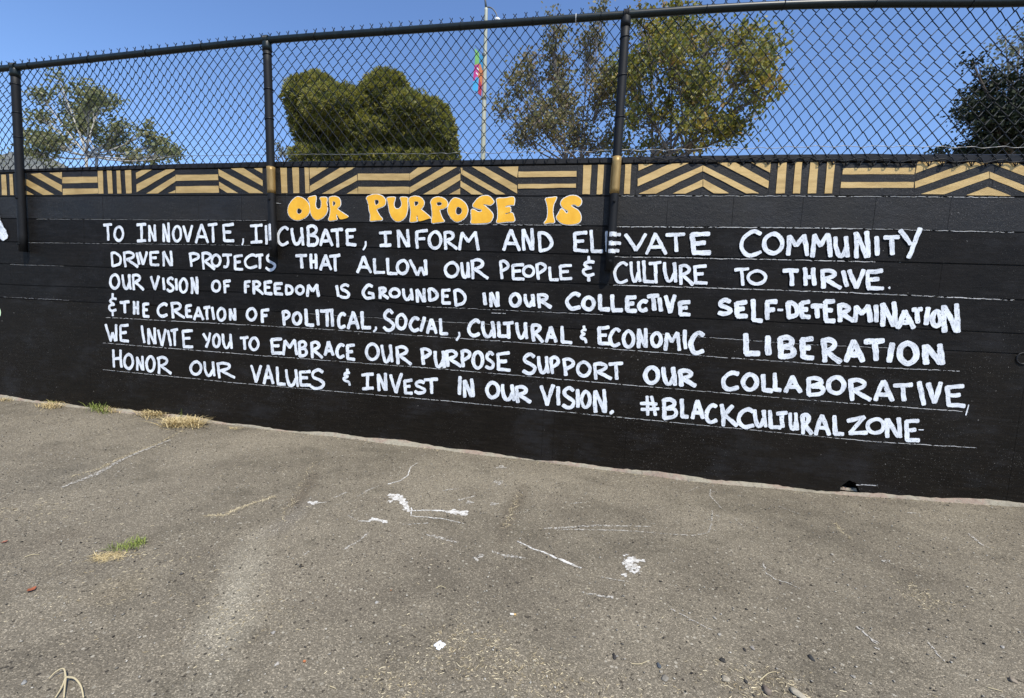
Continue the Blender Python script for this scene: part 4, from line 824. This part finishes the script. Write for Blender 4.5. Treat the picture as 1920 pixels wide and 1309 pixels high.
# ------------------------------------------------------------------ street lamp with banner
LD = 14.0; lb = on_y(905.5, 300, LD); lt = on_y(911.5, 20, LD)
m = Mat('pale_green_pole', rough=.5, spec=.4); m.color(m.ramp(m.noise(4, 4, .6, src=m.scale((1, 1, .5))), [(.35, (.36, .37, .28)), (.7, (.48, .49, .40))])); m.bump(m.noise(60), .2, .004); M_POLE = m.m
m = Mat('dark_bracket', rough=.5); m.color((.10, .11, .11)); M_BRK = m.m
m = Mat('lamp_glass', rough=.25); m.color((.85, .85, .82)); M_GLOBE = m.m
lamp = empty('street_lamp', (lb[0], LD, 0)); tag(lamp, 'tall pale green street lamp with a curved side arm behind the middle fence panel', 'street lamp')
linv = Matrix.Translation((-lb[0], -LD, 0))
px_m = (LD - CPOS[1]) / CF
mb = MB(); ax = lambda z: lb[0] + (lt[0] - lb[0]) * (z - lb[2]) / (lt[2] - lb[2])
Z = np.array([0, .35, .36, lb[2], lt[2], lt[2] + .08]); r = np.array([.16, .16, .10, 4.6 * px_m, 3.0 * px_m, 2.9 * px_m])
mb.tube([(ax(z), LD, z) for z in Z], r, 14); o = mb.build('pole', M_POLE, lamp, smooth=True); o.matrix_parent_inverse = linv
mb = MB(); zt = lt[2] + .08; mb.tube([(ax(zt), LD, zt), (ax(zt) - .05, LD, zt + .3), (ax(zt) - .06, LD, zt + .9), (ax(zt) - .03, LD, zt + .95)], [.045, .035, .03, .01], 10); o = mb.build('pole_top', M_BRK, lamp, smooth=True); o.matrix_parent_inverse = linv
P = smooth_curve([on_y(911, 14, LD), on_y(917, 13.5, LD), on_y(924, 17, LD), on_y(930, 25, LD), on_y(932.5, 34, LD)], .05)
mb = MB(); mb.tube(P, .024, 8); arm = mb.build('arm', M_BRK, lamp, smooth=True); arm.matrix_parent_inverse = linv
g = on_y(932.5, 38, LD); mb = MB(); mb.lathe((g[0], LD, 0), [(.02, g[2] + .085), (.07, g[2] + .075), (.115, g[2] + .03), (.12, g[2] - .01), (.11, g[2] - .04), (.05, g[2] - .09), (.01, g[2] - .10)], 16); o = mb.build('lamp_globe', M_GLOBE, lamp, smooth=True); o.matrix_parent_inverse = linv
for py in (104, 186):
    mb = MB(); c = on_y(908, py, LD); mb.lathe((c[0], LD, 0), [(.085, c[2] - .05), (.09, c[2] - .04), (.09, c[2] + .04), (.085, c[2] + .05)], 14)
    e = on_y(891.5, py - 22, LD - .62); mb.tube([c, (c[0] * .4 + e[0] * .6, LD - .38, c[2]), (e[0], LD - .64, c[2])], .012, 6)
    o = mb.build('banner_bracket', M_BRK, lamp); o.matrix_parent_inverse = linv
banner = tag(empty('banner', (lb[0], LD - .05, 0)), 'narrow banner in green blue pink and orange blocks hanging from the lamp pole', 'banner')
cols = [(.20, .46, .14), (.06, .28, .52), (.60, .07, .27), (.62, .22, .10), (.08, .42, .75), (.45, .05, .09), (.85, .85, .85)]; bm = []
for i, c in enumerate(cols):
    mm = Mat('banner_cloth_' + 'abcdefg'[i], rough=.8, spec=.2); mm.color(c); bm.append(mm.m)
pi, po = on_y(906.5, 106, LD), on_y(907.5, 184, LD); x0, zT, zB = pi[0], pi[2] - .03, po[2] + .03; x1 = on_y(890.5, 84, LD - .62)[0]; ym = .62
def bp(u, v): return (x0 + (x1 - x0) * u + .03 * math.sin(v * 5) * u, LD - .06 - (ym - .06) * u + .05 * math.sin(u * 3 + v * 4), zT + (zB - zT) * v - .0)
mb = MB(); nu, nv = 8, 24
for i in range(nu):
    for j in range(nv):
        u0, u1, v0, v1 = i / nu, (i + 1) / nu, j / nv, (j + 1) / nv; uc = (u0 + u1) / 2; vc = (v0 + v1) / 2
        w_ = vc + .10 * math.sin(uc * 4)
        mi = (0 if uc > .5 else 1) if w_ < .36 else (2 if uc > .5 else 3) if w_ < .72 else (4 if uc > .35 else 5)
        if 2 <= mi <= 3 and .45 < w_ < .66 and i in (4, 5) and j % 3 == 1: mi = 6
        mb.add([bp(u0, v0), bp(u1, v0), bp(u1, v1), bp(u0, v1)], [(0, 1, 2, 3)], mi)
o = mb.build('cloth', bm, banner); o.matrix_parent_inverse = Matrix.Translation((-lb[0], -LD + .05, 0))

# ------------------------------------------------------------------ things on the asphalt
def straw_mat(name, a, b):
    m = Mat(name, rough=.8, spec=.2); m.color(m.ramp(m.attr('tint'), [(.1, a), (.9, b)])); return m.m
M_STRAW = straw_mat('dry_straw', (.36, .27, .12), (.66, .53, .29)); M_LIT = straw_mat('straw_bits', (.26, .20, .11), (.62, .53, .35)); M_GRASS = straw_mat('green_grass', (.10, .14, .025), (.26, .29, .08)); M_STONE = straw_mat('gravel_stone', (.03, .026, .022), (.46, .42, .35))
def blades(P, h, w, lean, droop, spread):
    """grass blades: P (n,3) roots"""
    n = len(P); az = rng.uniform(0, 2 * math.pi, n); d = np.stack([np.cos(az), np.sin(az), np.zeros(n)], 1)
    H = h * rng.uniform(.45, 1.2, n); ln = lean * rng.uniform(.3, 1.4, n); s = np.stack([-d[:, 1], d[:, 0], np.zeros(n)], 1) * (w * .5)
    V = []
    for t, ww in ((0, 1), (.5, .8), (1, .12)):
        c = P + d * (ln * t ** 1.4)[:, None] + np.array([0, 0, 1.0]) * (H * (t - droop * t * t))[:, None]
        V += [c - s * ww, c + s * ww]
    V = np.stack(V, 1).reshape(-1, 3); b = np.arange(n)[:, None] * 6
    F = np.concatenate([b + [0, 1, 3, 2], b + [2, 3, 5, 4]]); return V, F
def tuft(name, label, cat, spots, mat, h, w, lean, droop, n, group=None):
    Ps = []
    for (px_, py_, rx, ry) in spots:
        c = on_ground(px_, py_); ex = on_ground(px_ + rx, py_) - c; ey = on_ground(px_, py_ + ry) - c
        a = rng.normal(0, .5, (n, 2)); p = c + a[:, :1] * ex + a[:, 1:] * ey; p[:, 1] = np.minimum(p[:, 1], -.012); p[:, 2] = gz(p[:, 0], p[:, 1]) + .001; Ps.append(p)
    P = np.vstack(Ps); V, F = blades(P, h, w, lean, droop, 0)
    o = np_mesh(name, V, F, mat, None, {'tint': np.repeat(rng.uniform(0, 1, len(P)), 6)}); return tag(o, label, cat, group)
tuft('dry_grass', 'straw coloured dry grass tuft against the wall, left of the crack', 'grass tuft', [(285, 780, 26, 6), (300, 779, 14, 5)], M_STRAW, .085, .0046, .09, .46, 170)
tuft('dry_grass', 'wide flattened tuft of golden dry grass where the crack meets the wall', 'grass tuft', [(345, 797, 30, 7), (325, 798, 20, 6), (365, 798, 14, 6)], M_STRAW, .100, .0046, .11, .48, 190)
tuft('grass_tuft', 'bright green grass tuft at the foot of the wall', 'grass tuft', [(178, 768, 14, 6), (190, 772, 10, 5)], M_GRASS, .095, .004, .055, .28, 60)
tuft('dry_grass', 'small pale dry tuft just right of the green grass by the wall', 'grass tuft', [(206, 772, 18, 5)], M_STRAW, .075, .003, .06, .45, 110)
tuft('grass_tuft', 'tiny green tuft at the wall foot left of the bright green one', 'grass tuft', [(122, 754, 6, 3)], M_GRASS, .05, .0035, .04, .3, 60)
tuft('dry_grass', 'low straw patch beside the tiny green tuft near the left edge', 'grass tuft', [(95, 763, 22, 5)], M_STRAW, .07, .003, .07, .5, 220)
tuft('dry_grass', 'dry grass at the wall foot at the left edge of the photo', 'grass tuft', [(8, 750, 18, 4)], M_STRAW, .05, .003, .06, .6, 100)
tuft('dry_grass', 'sparse straw at the wall foot right of the golden tuft', 'grass tuft', [(440, 804, 10, 3)], M_STRAW, .03, .0025, .04, .7, 30)
tuft('grass_tuft', 'single thin green sprig in the golden dry tuft', 'grass tuft', [(339, 786, 4, 3)], M_GRASS, .10, .003, .02, .05, 8)
tuft('grass_tuft', 'green grass strip growing from the asphalt at lower left', 'grass tuft', [(225, 1030, 30, 6), (245, 1024, 22, 6), (262, 1018, 14, 7)], M_GRASS, .030, .0024, .026, .35, 70)
tuft('dry_grass', 'straw fringe under the green grass strip at lower left', 'grass tuft', [(215, 1042, 30, 7), (190, 1046, 14, 6)], M_STRAW, .014, .0022, .03, .8, 130)
# grass filled cracks
def crack(label, pts, mat, n, sp, h):
    P = resample(np.array([on_ground(*p) for p in pts]), .01)
    i = rng.integers(0, len(P), n); p = P[i] + rng.normal(0, sp, (n, 3)); p[:, 2] = gz(p[:, 0], p[:, 1]) + .001
    V, F = blades(p, h, .0028, .022, .8, 0); return tag(np_mesh('crack_grass', V, F, mat, None, {'tint': np.repeat(rng.uniform(.2, 1, n), 6)}), label, 'grass')
crack('line of dry grass in a crack running out from the golden tuft', [(345, 806), (300, 830), (255, 848), (220, 862), (185, 880), (130, 895)], M_LIT, 300, .006, .008)
crack('straw filled crack left of centre', [(512, 932), (470, 946), (448, 953), (425, 965), (388, 968)], M_LIT, 220, .0045, .007)
crack('broken line of straw in a crack below the second post', [(588, 868), (572, 895), (540, 955), (530, 980)], M_LIT, 80, .009, .007)
crack('straw speckled crack near the centre of the asphalt', [(975, 925), (958, 965), (945, 990)], M_LIT, 90, .008, .007)
crack('sparse straw line in a crack at the right', [(1565, 980), (1580, 1000), (1600, 1012)], M_LIT, 40, .007, .006)
# white paint spilled on the asphalt
m = Mat('spilled_white_paint', rough=.7, spec=.3); m.color(m.ramp(m.noise(40, 4), [(.35, (.40, .37, .32)), (.6, (.68, .66, .62))]))
m.alpha(m.math('LESS_THAN', m.noise(100, 5, .75), .575)); m.bump(m.noise(90, 4), .6, .004); M_SPILL = m.m
m = Mat('worn_white_paint', rough=.8, spec=.2); m.color((.44, .41, .36)); m.alpha(m.math('LESS_THAN', m.noise(85, 5, .75), .495)); M_WORN = m.m
_gl = [0]
def spill(pts, w, mb):
    P = resample(np.array([on_ground(*p)[:2] for p in pts]), .008); n = len(P); T = np.gradient(P, axis=0); T /= np.linalg.norm(T, axis=1)[:, None] + 1e-9; N = np.stack([-T[:, 1], T[:, 0]], 1)
    W_ = np.interp(np.linspace(0, 1, n), np.linspace(0, 1, len(w)), w) * .60 * (1 + rng.normal(0, .25, n)); P = P + N * rng.normal(0, .0015, (n, 1)); _gl[0] += 1
    z = lambda p: float(gz(p[0], p[1])) + .0012 + _gl[0] * .00002
    vs = []
    for i in range(n): a = P[i] + N[i] * W_[i]; b = P[i] - N[i] * W_[i]; vs += [(*a, z(a)), (*b, z(b))]
    mb.add(vs, [(2 * i, 2 * i + 1, 2 * i + 3, 2 * i + 2) for i in range(n - 1)])
def blot(px_, py_, r, mb, sq=1.0):
    c = on_ground(px_, py_); a = np.linspace(0, 2 * math.pi, 26, endpoint=False); rr = r * (1 + .28 * np.sin(a * 3 + rng.uniform(0, 6)) + .18 * np.sin(a * 5 + rng.uniform(0, 6)) + rng.normal(0, .08, 26)); _gl[0] += 1
    mb.add([(c[0] + rr[i] * math.cos(a[i]) * sq, c[1] + rr[i] * math.sin(a[i]), float(gz(c[0], c[1])) + .0012 + _gl[0] * .00002) for i in range(26)], [tuple(range(26))])
def gpart(mb, name, label, mat): 
    o = mb.build(name, mat, ground); o['label'] = label; return o
mb = MB()
spill([(728, 928), (742, 930), (752, 936), (760, 948), (768, 960)], [.022, .045, .035, .02, .012], mb); blot(742, 934, .026, mb, 1.2); blot(732, 940, .014, mb); blot(762, 955, .017, mb)
spill([(768, 958), (800, 957), (830, 958), (858, 963)], [.008, .008, .012, .03], mb); blot(866, 962, .026, mb, 1.5); blot(850, 959, .02, mb, 1.3)
spill([(772, 952), (770, 968), (800, 970), (830, 973), (870, 982)], [.006, .005, .005, .004, .003], mb)
spill([(770, 876), (764, 893), (750, 902), (727, 908)], [.003, .006, .005, .009], mb); spill([(783, 868), (770, 876)], [.003, .004], mb)
blot(587, 943, .018, mb, 1.4); spill([(590, 944), (612, 942)], [.006, .003], mb)
spill([(671, 977), (690, 978), (704, 974), (726, 979)], [.004, .007, .018, .014], mb); blot(700, 974, .013, mb, 1.4); blot(722, 979, .012, mb)
gpart(mb, 'paint_splash', 'splash of spilled white paint with drip trails left of centre', M_SPILL)
mb = MB()
for a in (([(626, 934), (650, 923)], [.004, .008]), ([(668, 932), (690, 920), (710, 911)], [.003, .009, .003]), ([(630, 947), (655, 940)], [.004, .003]), ([(648, 964), (668, 975)], [.004, .003]), ([(643, 1031), (668, 1018), (690, 1000)], [.012, .006, .01]), ([(568, 1042), (580, 1034)], [.005, .004]),
          ([(790, 1000), (830, 1010), (860, 1018)], [.01, .014, .008]), ([(830, 920), (860, 916)], [.012, .008]), ([(860, 938), (892, 930)], [.016, .006]), ([(755, 984), (810, 981)], [.008, .004]), ([(890, 1050), (905, 1040)], [.03, .015]), ([(922, 1034), (945, 1042), (985, 1047)], [.006, .012, .01])): spill(*a, mb)
for a in ((940, 876, .03), (935, 905, .03), (925, 945, .022), (880, 942, .02)): blot(*a, mb)
gpart(mb, 'faint_paint_marks', 'faint scuffed white paint marks around the splash', M_WORN)
mb = MB(); spill([(970, 1015), (1000, 1030), (1020, 1036), (1050, 1050), (1090, 1066)], [.004, .009, .010, .012, .007], mb); gpart(mb, 'paint_streak', 'long thin slanting white paint streak near the centre', M_SPILL)
mb = MB()
for k in range(40): blot(1187 + rng.normal(0, 9), 1057 + rng.normal(0, 8), rng.uniform(.005, .014), mb)
for k in range(7): blot(1170 + rng.normal(0, 4), 1044 + rng.normal(0, 3), rng.uniform(.002, .006), mb)
gpart(mb, 'paint_spatter', 'cluster of white paint spatters right of the slanting streak', M_SPILL)
mb = MB()
for a in (([(1336, 958), (1334, 985), (1328, 1000), (1300, 1005), (1250, 1002)], [.004, .006, .006, .006, .004]), ([(1020, 992), (1060, 990), (1120, 986), (1220, 988)], [.006, .014, .01, .006]), ([(1250, 1002), (1180, 996), (1120, 994), (1040, 993)], [.004, .006, .006, .008]), ([(1332, 918), (1331, 930), (1342, 942), (1354, 955)], [.006, .007, .006, .003]), ([(1335, 922), (1347, 924)], [.004, .003]),
          ([(1376, 970), (1385, 980), (1395, 990)], [.004, .006, .003]), ([(1431, 1055), (1436, 1075), (1455, 1088), (1480, 1095), (1500, 1105)], [.004, .007, .006, .006, .003]), ([(1605, 1175), (1625, 1192), (1645, 1208)], [.006, .007, .012]), ([(1740, 1206), (1755, 1225), (1772, 1242)], [.007, .005, .003]), ([(1258, 1143), (1300, 1165), (1335, 1183)], [.005, .004, .003]), ([(1128, 1083), (1178, 1092)], [.005, .004]),
          ([(1700, 962), (1722, 963), (1726, 970)], [.008, .006, .003]), ([(1815, 1000), (1835, 1018), (1860, 1032)], [.005, .012, .004]), ([(1310, 913), (1290, 922)], [.003, .003]), ([(1090, 1112), (1150, 1122)], [.004, .012]), ([(1070, 945), (1098, 943)], [.006, .004]), ([(1460, 950), (1500, 965)], [.004, .004])): spill(*a, mb)
gpart(mb, 'faint_paint_marks', 'thin curling white paint drips across the right of the asphalt', M_WORN)
mb = MB()
for k in range(14): blot(*( (1346, 968) if k == 0 else (1645, 1217) if k == 1 else (1565 + rng.normal(0, 6), 1045 + rng.normal(0, 3)) if k < 5 else (215 + rng.normal(0, 60), 870 - rng.normal(0, 8)) if k < 9 else (1655 + rng.normal(0, 8), 1045 + rng.normal(0, 5))), rng.uniform(.004, .010), mb)
gpart(mb, 'paint_dots', 'scattered small white paint dots', M_WORN)
mb = MB(); spill([(320, 825), (270, 845), (230, 862), (180, 890), (115, 915)], [.01, .02, .016, .03, .012], mb); gpart(mb, 'faded_stripe', 'faded remnant of a white parking stripe beside the crack', M_WORN)
# ring of white paint
mb = MB(); c = on_ground(824, 1212); n = 30
ro = .017 * (1 + .18 * np.sin(np.arange(n) * .9) + rng.normal(0, .08, n)); zc = float(gz(c[0], c[1]))
vs = [(c[0] + r * math.cos(2 * math.pi * k / n), c[1] + r * math.sin(2 * math.pi * k / n), zc + z) for (q, z) in ((1, .004), (.75, .009), (.35, .009), (.22, .004)) for k in range(n) for r in [ro[k] * q]]
fs = [(i * n + k, i * n + (k + 1) % n, (i + 1) * n + (k + 1) % n, (i + 1) * n + k) for i in range(3) for k in range(n)]
mb.add(vs, fs); m = Mat('white_ring_paint', rough=.6); m.color((.76, .75, .74)); o = mb.build('paint_ring', m.m, ground, smooth=True); o['label'] = 'small white paint ring with a dark hole near the bottom centre'
# pebbles one can tell apart
def pebble(px_, py_, r, col, label, flat=.48):
    c = on_ground(px_, py_); me = bpy.data.meshes.new('pebble'); import bmesh
    bm_ = bmesh.new(); bmesh.ops.create_icosphere(bm_, subdivisions=2, radius=1)
    ph = rng.uniform(0, 6, 3); sx = rng.uniform(.8, 1.25)
    for v in bm_.verts:
        k = 1 + .24 * math.sin(v.co.x * 3 + ph[0]) + .20 * math.sin(v.co.y * 4 + ph[1]) + .1 * math.sin(v.co.z * 5 + ph[2]); v.co = Vector((v.co.x * sx * k, v.co.y * k, v.co.z * flat * k)) * r
    bm_.to_mesh(me); bm_.free(); me.shade_smooth()
    m = Mat('pebble_stone', rough=.8, spec=.3); m.color(m.ramp(m.noise(120, 4, .6), [(.3, tuple(x * .75 for x in col)), (.7, tuple(min(1, x * 1.2) for x in col))])); m.bump(m.noise(200, 3), .4, .002)
    o = link('pebble', me, m.m); o.location = (c[0], c[1], c[2] + r * flat * .55); o.rotation_euler = (rng.normal(0, .2), rng.normal(0, .2), rng.uniform(0, 6)); tag(o, label, 'pebble', 'loose pebbles on the asphalt')
PEB = [(1247, 1274, .011, (0.216, 0.194, 0.158), 'tan pebble below the small blue grey one at the bottom right of centre'), (1235, 1249, .009, (0.079, 0.090, 0.101), 'blue grey pebble above the tan pebble'), (1240, 1260, .006, (0.302, 0.266, 0.209), 'pale pebble squeezed between the blue grey and the tan pebble'),
       (1359, 1275, .012, (0.331, 0.288, 0.216), 'cream pebble at the left end of the bottom right straw patch'), (1399, 1279, .007, (0.043, 0.040, 0.036), 'small dark pebble beside the cream pebble'), (1438, 1296, .015, (0.173, 0.137, 0.108), 'brown rounded pebble in the bottom right straw patch'),
       (1497, 1304, .017, (0.360, 0.317, 0.238), 'largest cream stone cut by the bottom edge'), (1410, 1216, .009, (0.238, 0.216, 0.187), 'pale grey pebble with a dark one beside it, above the straw patch'), (1396, 1219, .006, (0.036, 0.032, 0.029), 'dark pebble left of the pale grey one'),
       (1355, 1239, .009, (0.032, 0.029, 0.026), 'black pebble above the cream pebble'), (1521, 1235, .009, (0.036, 0.036, 0.036), 'black pebble in the lower right asphalt'), (1349, 1190, .006, (0.288, 0.266, 0.223), 'pale pebble with a shadow near the thin paint drip'),
       (1340, 1159, .006, (0.346, 0.317, 0.266), 'small cream pebble above the thin paint drip'), (1400, 1143, .006, (0.029, 0.026, 0.023), 'black pebble right of the small cream pebble'), (1899, 1278, .012, (0.245, 0.202, 0.151), 'brown pebble at the lower right edge'), (1879, 1214, .006, (0.317, 0.295, 0.259), 'white chip pebble near the lower right edge'),
       (1600, 1270, .007, (0.259, 0.238, 0.202), 'pale pebble below the curled paint streak at right'), (1077, 1195, .006, (0.130, 0.115, 0.094), 'grey brown pebble in a shallow stain near the bottom centre'), (1152, 1232, .008, (0.036, 0.032, 0.029), 'black flat pebble left of the blue grey pebble'),
       (706, 1130, .006, (0.360, 0.338, 0.302), 'white pebble in the middle left asphalt'), (520, 1246, .007, (0.360, 0.331, 0.288), 'whitish pebble at lower left centre'), (512, 1187, .006, (0.288, 0.266, 0.238), 'grey white pebble above the orange leaf'), (46, 1281, .008, (0.274, 0.266, 0.245), 'grey pebble at the bottom left by the dry stem'), (340, 1077, .008, (0.072, 0.065, 0.058), 'dark pebble right of the green grass strip'),
       (1463, 1095, .005, (0.043, 0.036, 0.032), 'tiny black pebble on the curling drip'), (1239, 1091, .006, (0.029, 0.026, 0.022), 'black pebble right of the paint spatters'), (729, 958, .004, (0.036, 0.032, 0.029), 'tiny black pebble left of the paint splash'), (565, 1063, .008, (0.050, 0.043, 0.036), 'dark brown pebble left of centre')]
for a in PEB: pebble(*a)
# fallen leaves, cigarette end, dry stem
def fallen_leaf(px_, py_, s, col, label):
    c = on_ground(px_, py_); a = rng.uniform(0, 6); n = 9; t = np.linspace(0, 1, n); w = .38 * np.sin(math.pi * t ** .8) * (1 + .25 * np.sin(t * 17)); cu = .25 * (t - .5) ** 2 * 4
    vs = []
    for i in range(n):
        for sd in (-1, 0, 1): vs.append((s * (t[i] - .5), s * w[i] * sd, s * (.12 + cu[i] * .5 + .22 * abs(sd) * (w[i] + .1))))
    fs = [(i * 3 + k, i * 3 + k + 1, i * 3 + k + 4, i * 3 + k + 3) for i in range(n - 1) for k in range(2)]
    mb = MB(); mb.add(vs, fs); m = Mat('dead_leaf', rough=.7); m.color(m.ramp(m.noise(150, 3), [(.3, tuple(x * .6 for x in col)), (.7, col)]))
    o = mb.build('fallen_leaf', m.m, None, smooth=True); o.location = c + (0, 0, .001); o.rotation_euler = (0, 0, a); tag(o, label, 'leaf')
fallen_leaf(60, 1108, .030, (.34, .10, .04), 'reddish brown fallen leaf at the left edge of the asphalt')
fallen_leaf(8, 1018, .022, (.30, .12, .07), 'small brown leaf cut by the left edge'); fallen_leaf(571, 1242, .012, (.50, .18, .07), 'tiny orange leaf scrap near the bottom left of centre'); fallen_leaf(733, 1108, .009, (.40, .19, .09), 'tiny rust leaf scrap in the middle of the asphalt')
c = on_ground(962, 1154); mb = MB(); mb.tube([(-.011, 0, .004), (.003, .001, .004)], .0036, 10, 0); mb.tube([(.003, .001, .004), (.011, .0018, .004)], .0037, 10, 1)
m1 = Mat('cork_paper', rough=.8); m1.color((.52, .34, .13)); m2 = Mat('white_paper', rough=.8); m2.color((.6, .58, .52)); o = mb.build('cigarette_end', [m2.m, m1.m]); o.location = c; tag(o, 'pale yellow cigarette end lying on the asphalt below centre', 'cigarette end')
mb = MB(); z = .006
def gpts(*p): return smooth_curve([on_ground(a, b) + np.array([0, 0, h]) for a, b, h in p], .004)
mb.tube(gpts((92, 1276, .006), (105, 1268, .014), (120, 1266, .02), (124, 1280, .012)), np.linspace(.0012, .0026, len(gpts((92, 1276, .006), (105, 1268, .014), (120, 1266, .02), (124, 1280, .012)))), 6)
for q in (((124, 1278, .014), (116, 1295, .010), (104, 1312, .006)), ((124, 1278, .014), (122, 1295, .012), (120, 1312, .006)), ((124, 1278, .014), (140, 1284, .02), (152, 1296, .016), (157, 1312, .006))):
    P = gpts(*q); mb.tube(P, np.linspace(.0026, .0018, len(P)), 6)
m = Mat('dry_stem', rough=.8); m.color((.48, .40, .24)); tag(mb.build('dry_stem', m.m, None, smooth=True), 'forked pale dry plant stem at the bottom left corner', 'stem')
def twig(px0, label):
    P = gpts(*px0); mb = MB(); mb.tube(P, np.linspace(.0016, .0009, len(P)), 5); tag(mb.build('straw_twig', m.m, None, smooth=True), label, 'twig')
twig(((1183, 1246, .003), (1200, 1248, .006), (1218, 1240, .004)), 'short curved straw twig left of the blue grey pebble'); twig(((1424, 1278, .004), (1440, 1268, .01), (1455, 1262, .005)), 'pale straw stalk in the bottom right straw patch'); twig(((46, 1046, .003), (60, 1042, .005), (74, 1041, .003)), 'pale straw stick left of the green grass strip')
twig(((818, 1104, .003), (826, 1101, .005), (836, 1104, .003)), 'tiny straw curl in the middle of the asphalt'); twig(((618, 1288, .003), (624, 1291, .004), (630, 1293, .003)), 'short white straw near the bottom left of centre'); twig(((1850, 1290, .003), (1865, 1295, .005), (1880, 1298, .003)), 'thin pale straw near the bottom right corner')

# loose grit and straw litter, too many to count
def scatter(n, xr, yr, ybias=1.0):
    x = rng.uniform(*xr, n); y = yr[0] + (yr[1] - yr[0]) * rng.uniform(0, 1, n) ** ybias; return x, y
ICO = np.array([(0, 0, 1), (.9, 0, .2), (.28, .85, .2), (-.73, .53, .2), (-.73, -.53, .2), (.28, -.85, .2), (0, 0, -.6)])
ICF = np.array([(0, 1, 2), (0, 2, 3), (0, 3, 4), (0, 4, 5), (0, 5, 1), (6, 2, 1), (6, 3, 2), (6, 4, 3), (6, 5, 4), (6, 1, 5)])
def grit(n, x, y, smin, smax, tl):
    s = smin + (smax - smin) * rng.uniform(0, 1, n) ** 2.8; a = rng.uniform(0, 6.28, n); j = rng.uniform(.65, 1.25, (n, 7, 3))
    P = ICO[None] * j * s[:, None, None] * [1.25, .9, .7]; ca, sa = np.cos(a)[:, None], np.sin(a)[:, None]
    X = P[..., 0] * ca - P[..., 1] * sa; Y = P[..., 0] * sa + P[..., 1] * ca
    V = np.stack([X + x[:, None], Y + y[:, None], P[..., 2] + (gz(x, y) + s * .3 + .001)[:, None]], -1).reshape(-1, 3)
    F = (ICF[None] + (np.arange(n) * 7)[:, None, None]).reshape(-1, 3); return V, F, np.repeat(tl, 7)
n = 17000; x, y = scatter(n, (-1.5, 8.2), (-.03, -2.9)); 
V, F, T = grit(n, x, y, .0008, .0056, np.where(rng.uniform(0, 1, n) < .45, rng.uniform(.0, .35, n), rng.uniform(.35, 1, n)))
o = np_mesh('gravel', V, F, M_STONE, None, {'tint': T}); tag(o, 'fine loose grit strewn over the asphalt', 'gravel', kind='stuff')
def litter(n, cx, cy, sx, sy, lmin, lmax):
    x = cx + rng.normal(0, sx, n); y = np.minimum(cy + rng.normal(0, sy, n), -.03); a = rng.uniform(0, 6.28, n); L = rng.uniform(lmin, lmax, n); w = rng.uniform(.0004, .0009, n)
    d = np.stack([np.cos(a), np.sin(a)], 1); s = np.stack([-d[:, 1], d[:, 0]], 1); bend = rng.normal(0, .25, n)[:, None] * s * L[:, None]; P = np.stack([x, y], 1); Vs = []
    for t, ww in ((-.5, .6), (0, 1), (.5, .5)):
        c = P + d * (L * t)[:, None] + bend * (1 - 4 * t * t) * .5; z = gz(c[:, 0], c[:, 1]) + .0012 + .002 * rng.uniform(0, 1, n)
        for sg in (-1, 1): q = c + s * (w * ww * sg)[:, None]; Vs.append(np.stack([q[:, 0], q[:, 1], z + .0006 * sg], 1))
    V = np.stack(Vs, 1).reshape(-1, 3); b = np.arange(n)[:, None] * 6; F = np.concatenate([b + [0, 1, 3, 2], b + [2, 3, 5, 4]]); return V, F, np.repeat(rng.uniform(.1, 1, n), 6)
parts = []
for n, (px_, py_), sx, sy, a, b in ((500, (870, 1215), .09, .07, .004, .014), (420, (1000, 1265), .10, .05, .004, .014), (420, (1430, 1290), .09, .05, .005, .02), (260, (230, 1090), .28, .16, .004, .016), (200, (1730, 1120), .05, .05, .004, .014), (220, (740, 1280), .08, .05, .004, .012), (160, (460, 1160), .1, .1, .004, .014), (90, (40, 960), .15, .08, .004, .02), (120, (1180, 1300), .2, .05, .004, .014)):
    c = on_ground(px_, py_); parts.append(litter(n, c[0], c[1], sx, sy, a, b))
for wx_ in np.linspace(-.5, 6.8, 15): parts.append(litter(40, wx_, -.04, .28, .02, .004, .022))
parts.append(litter(1500, 3.5, -1.3, 2.4, .8, .003, .012))
V = np.vstack([p[0] for p in parts]); off_ = np.cumsum([0] + [len(p[0]) for p in parts[:-1]]); F = np.vstack([p[1] + o_ for p, o_ in zip(parts, off_)]); T = np.concatenate([p[2] for p in parts])
o = np_mesh('straw_litter', V, F, M_LIT, None, {'tint': T}); tag(o, 'fine scattered bits of dry straw on the asphalt', 'straw', kind='stuff')
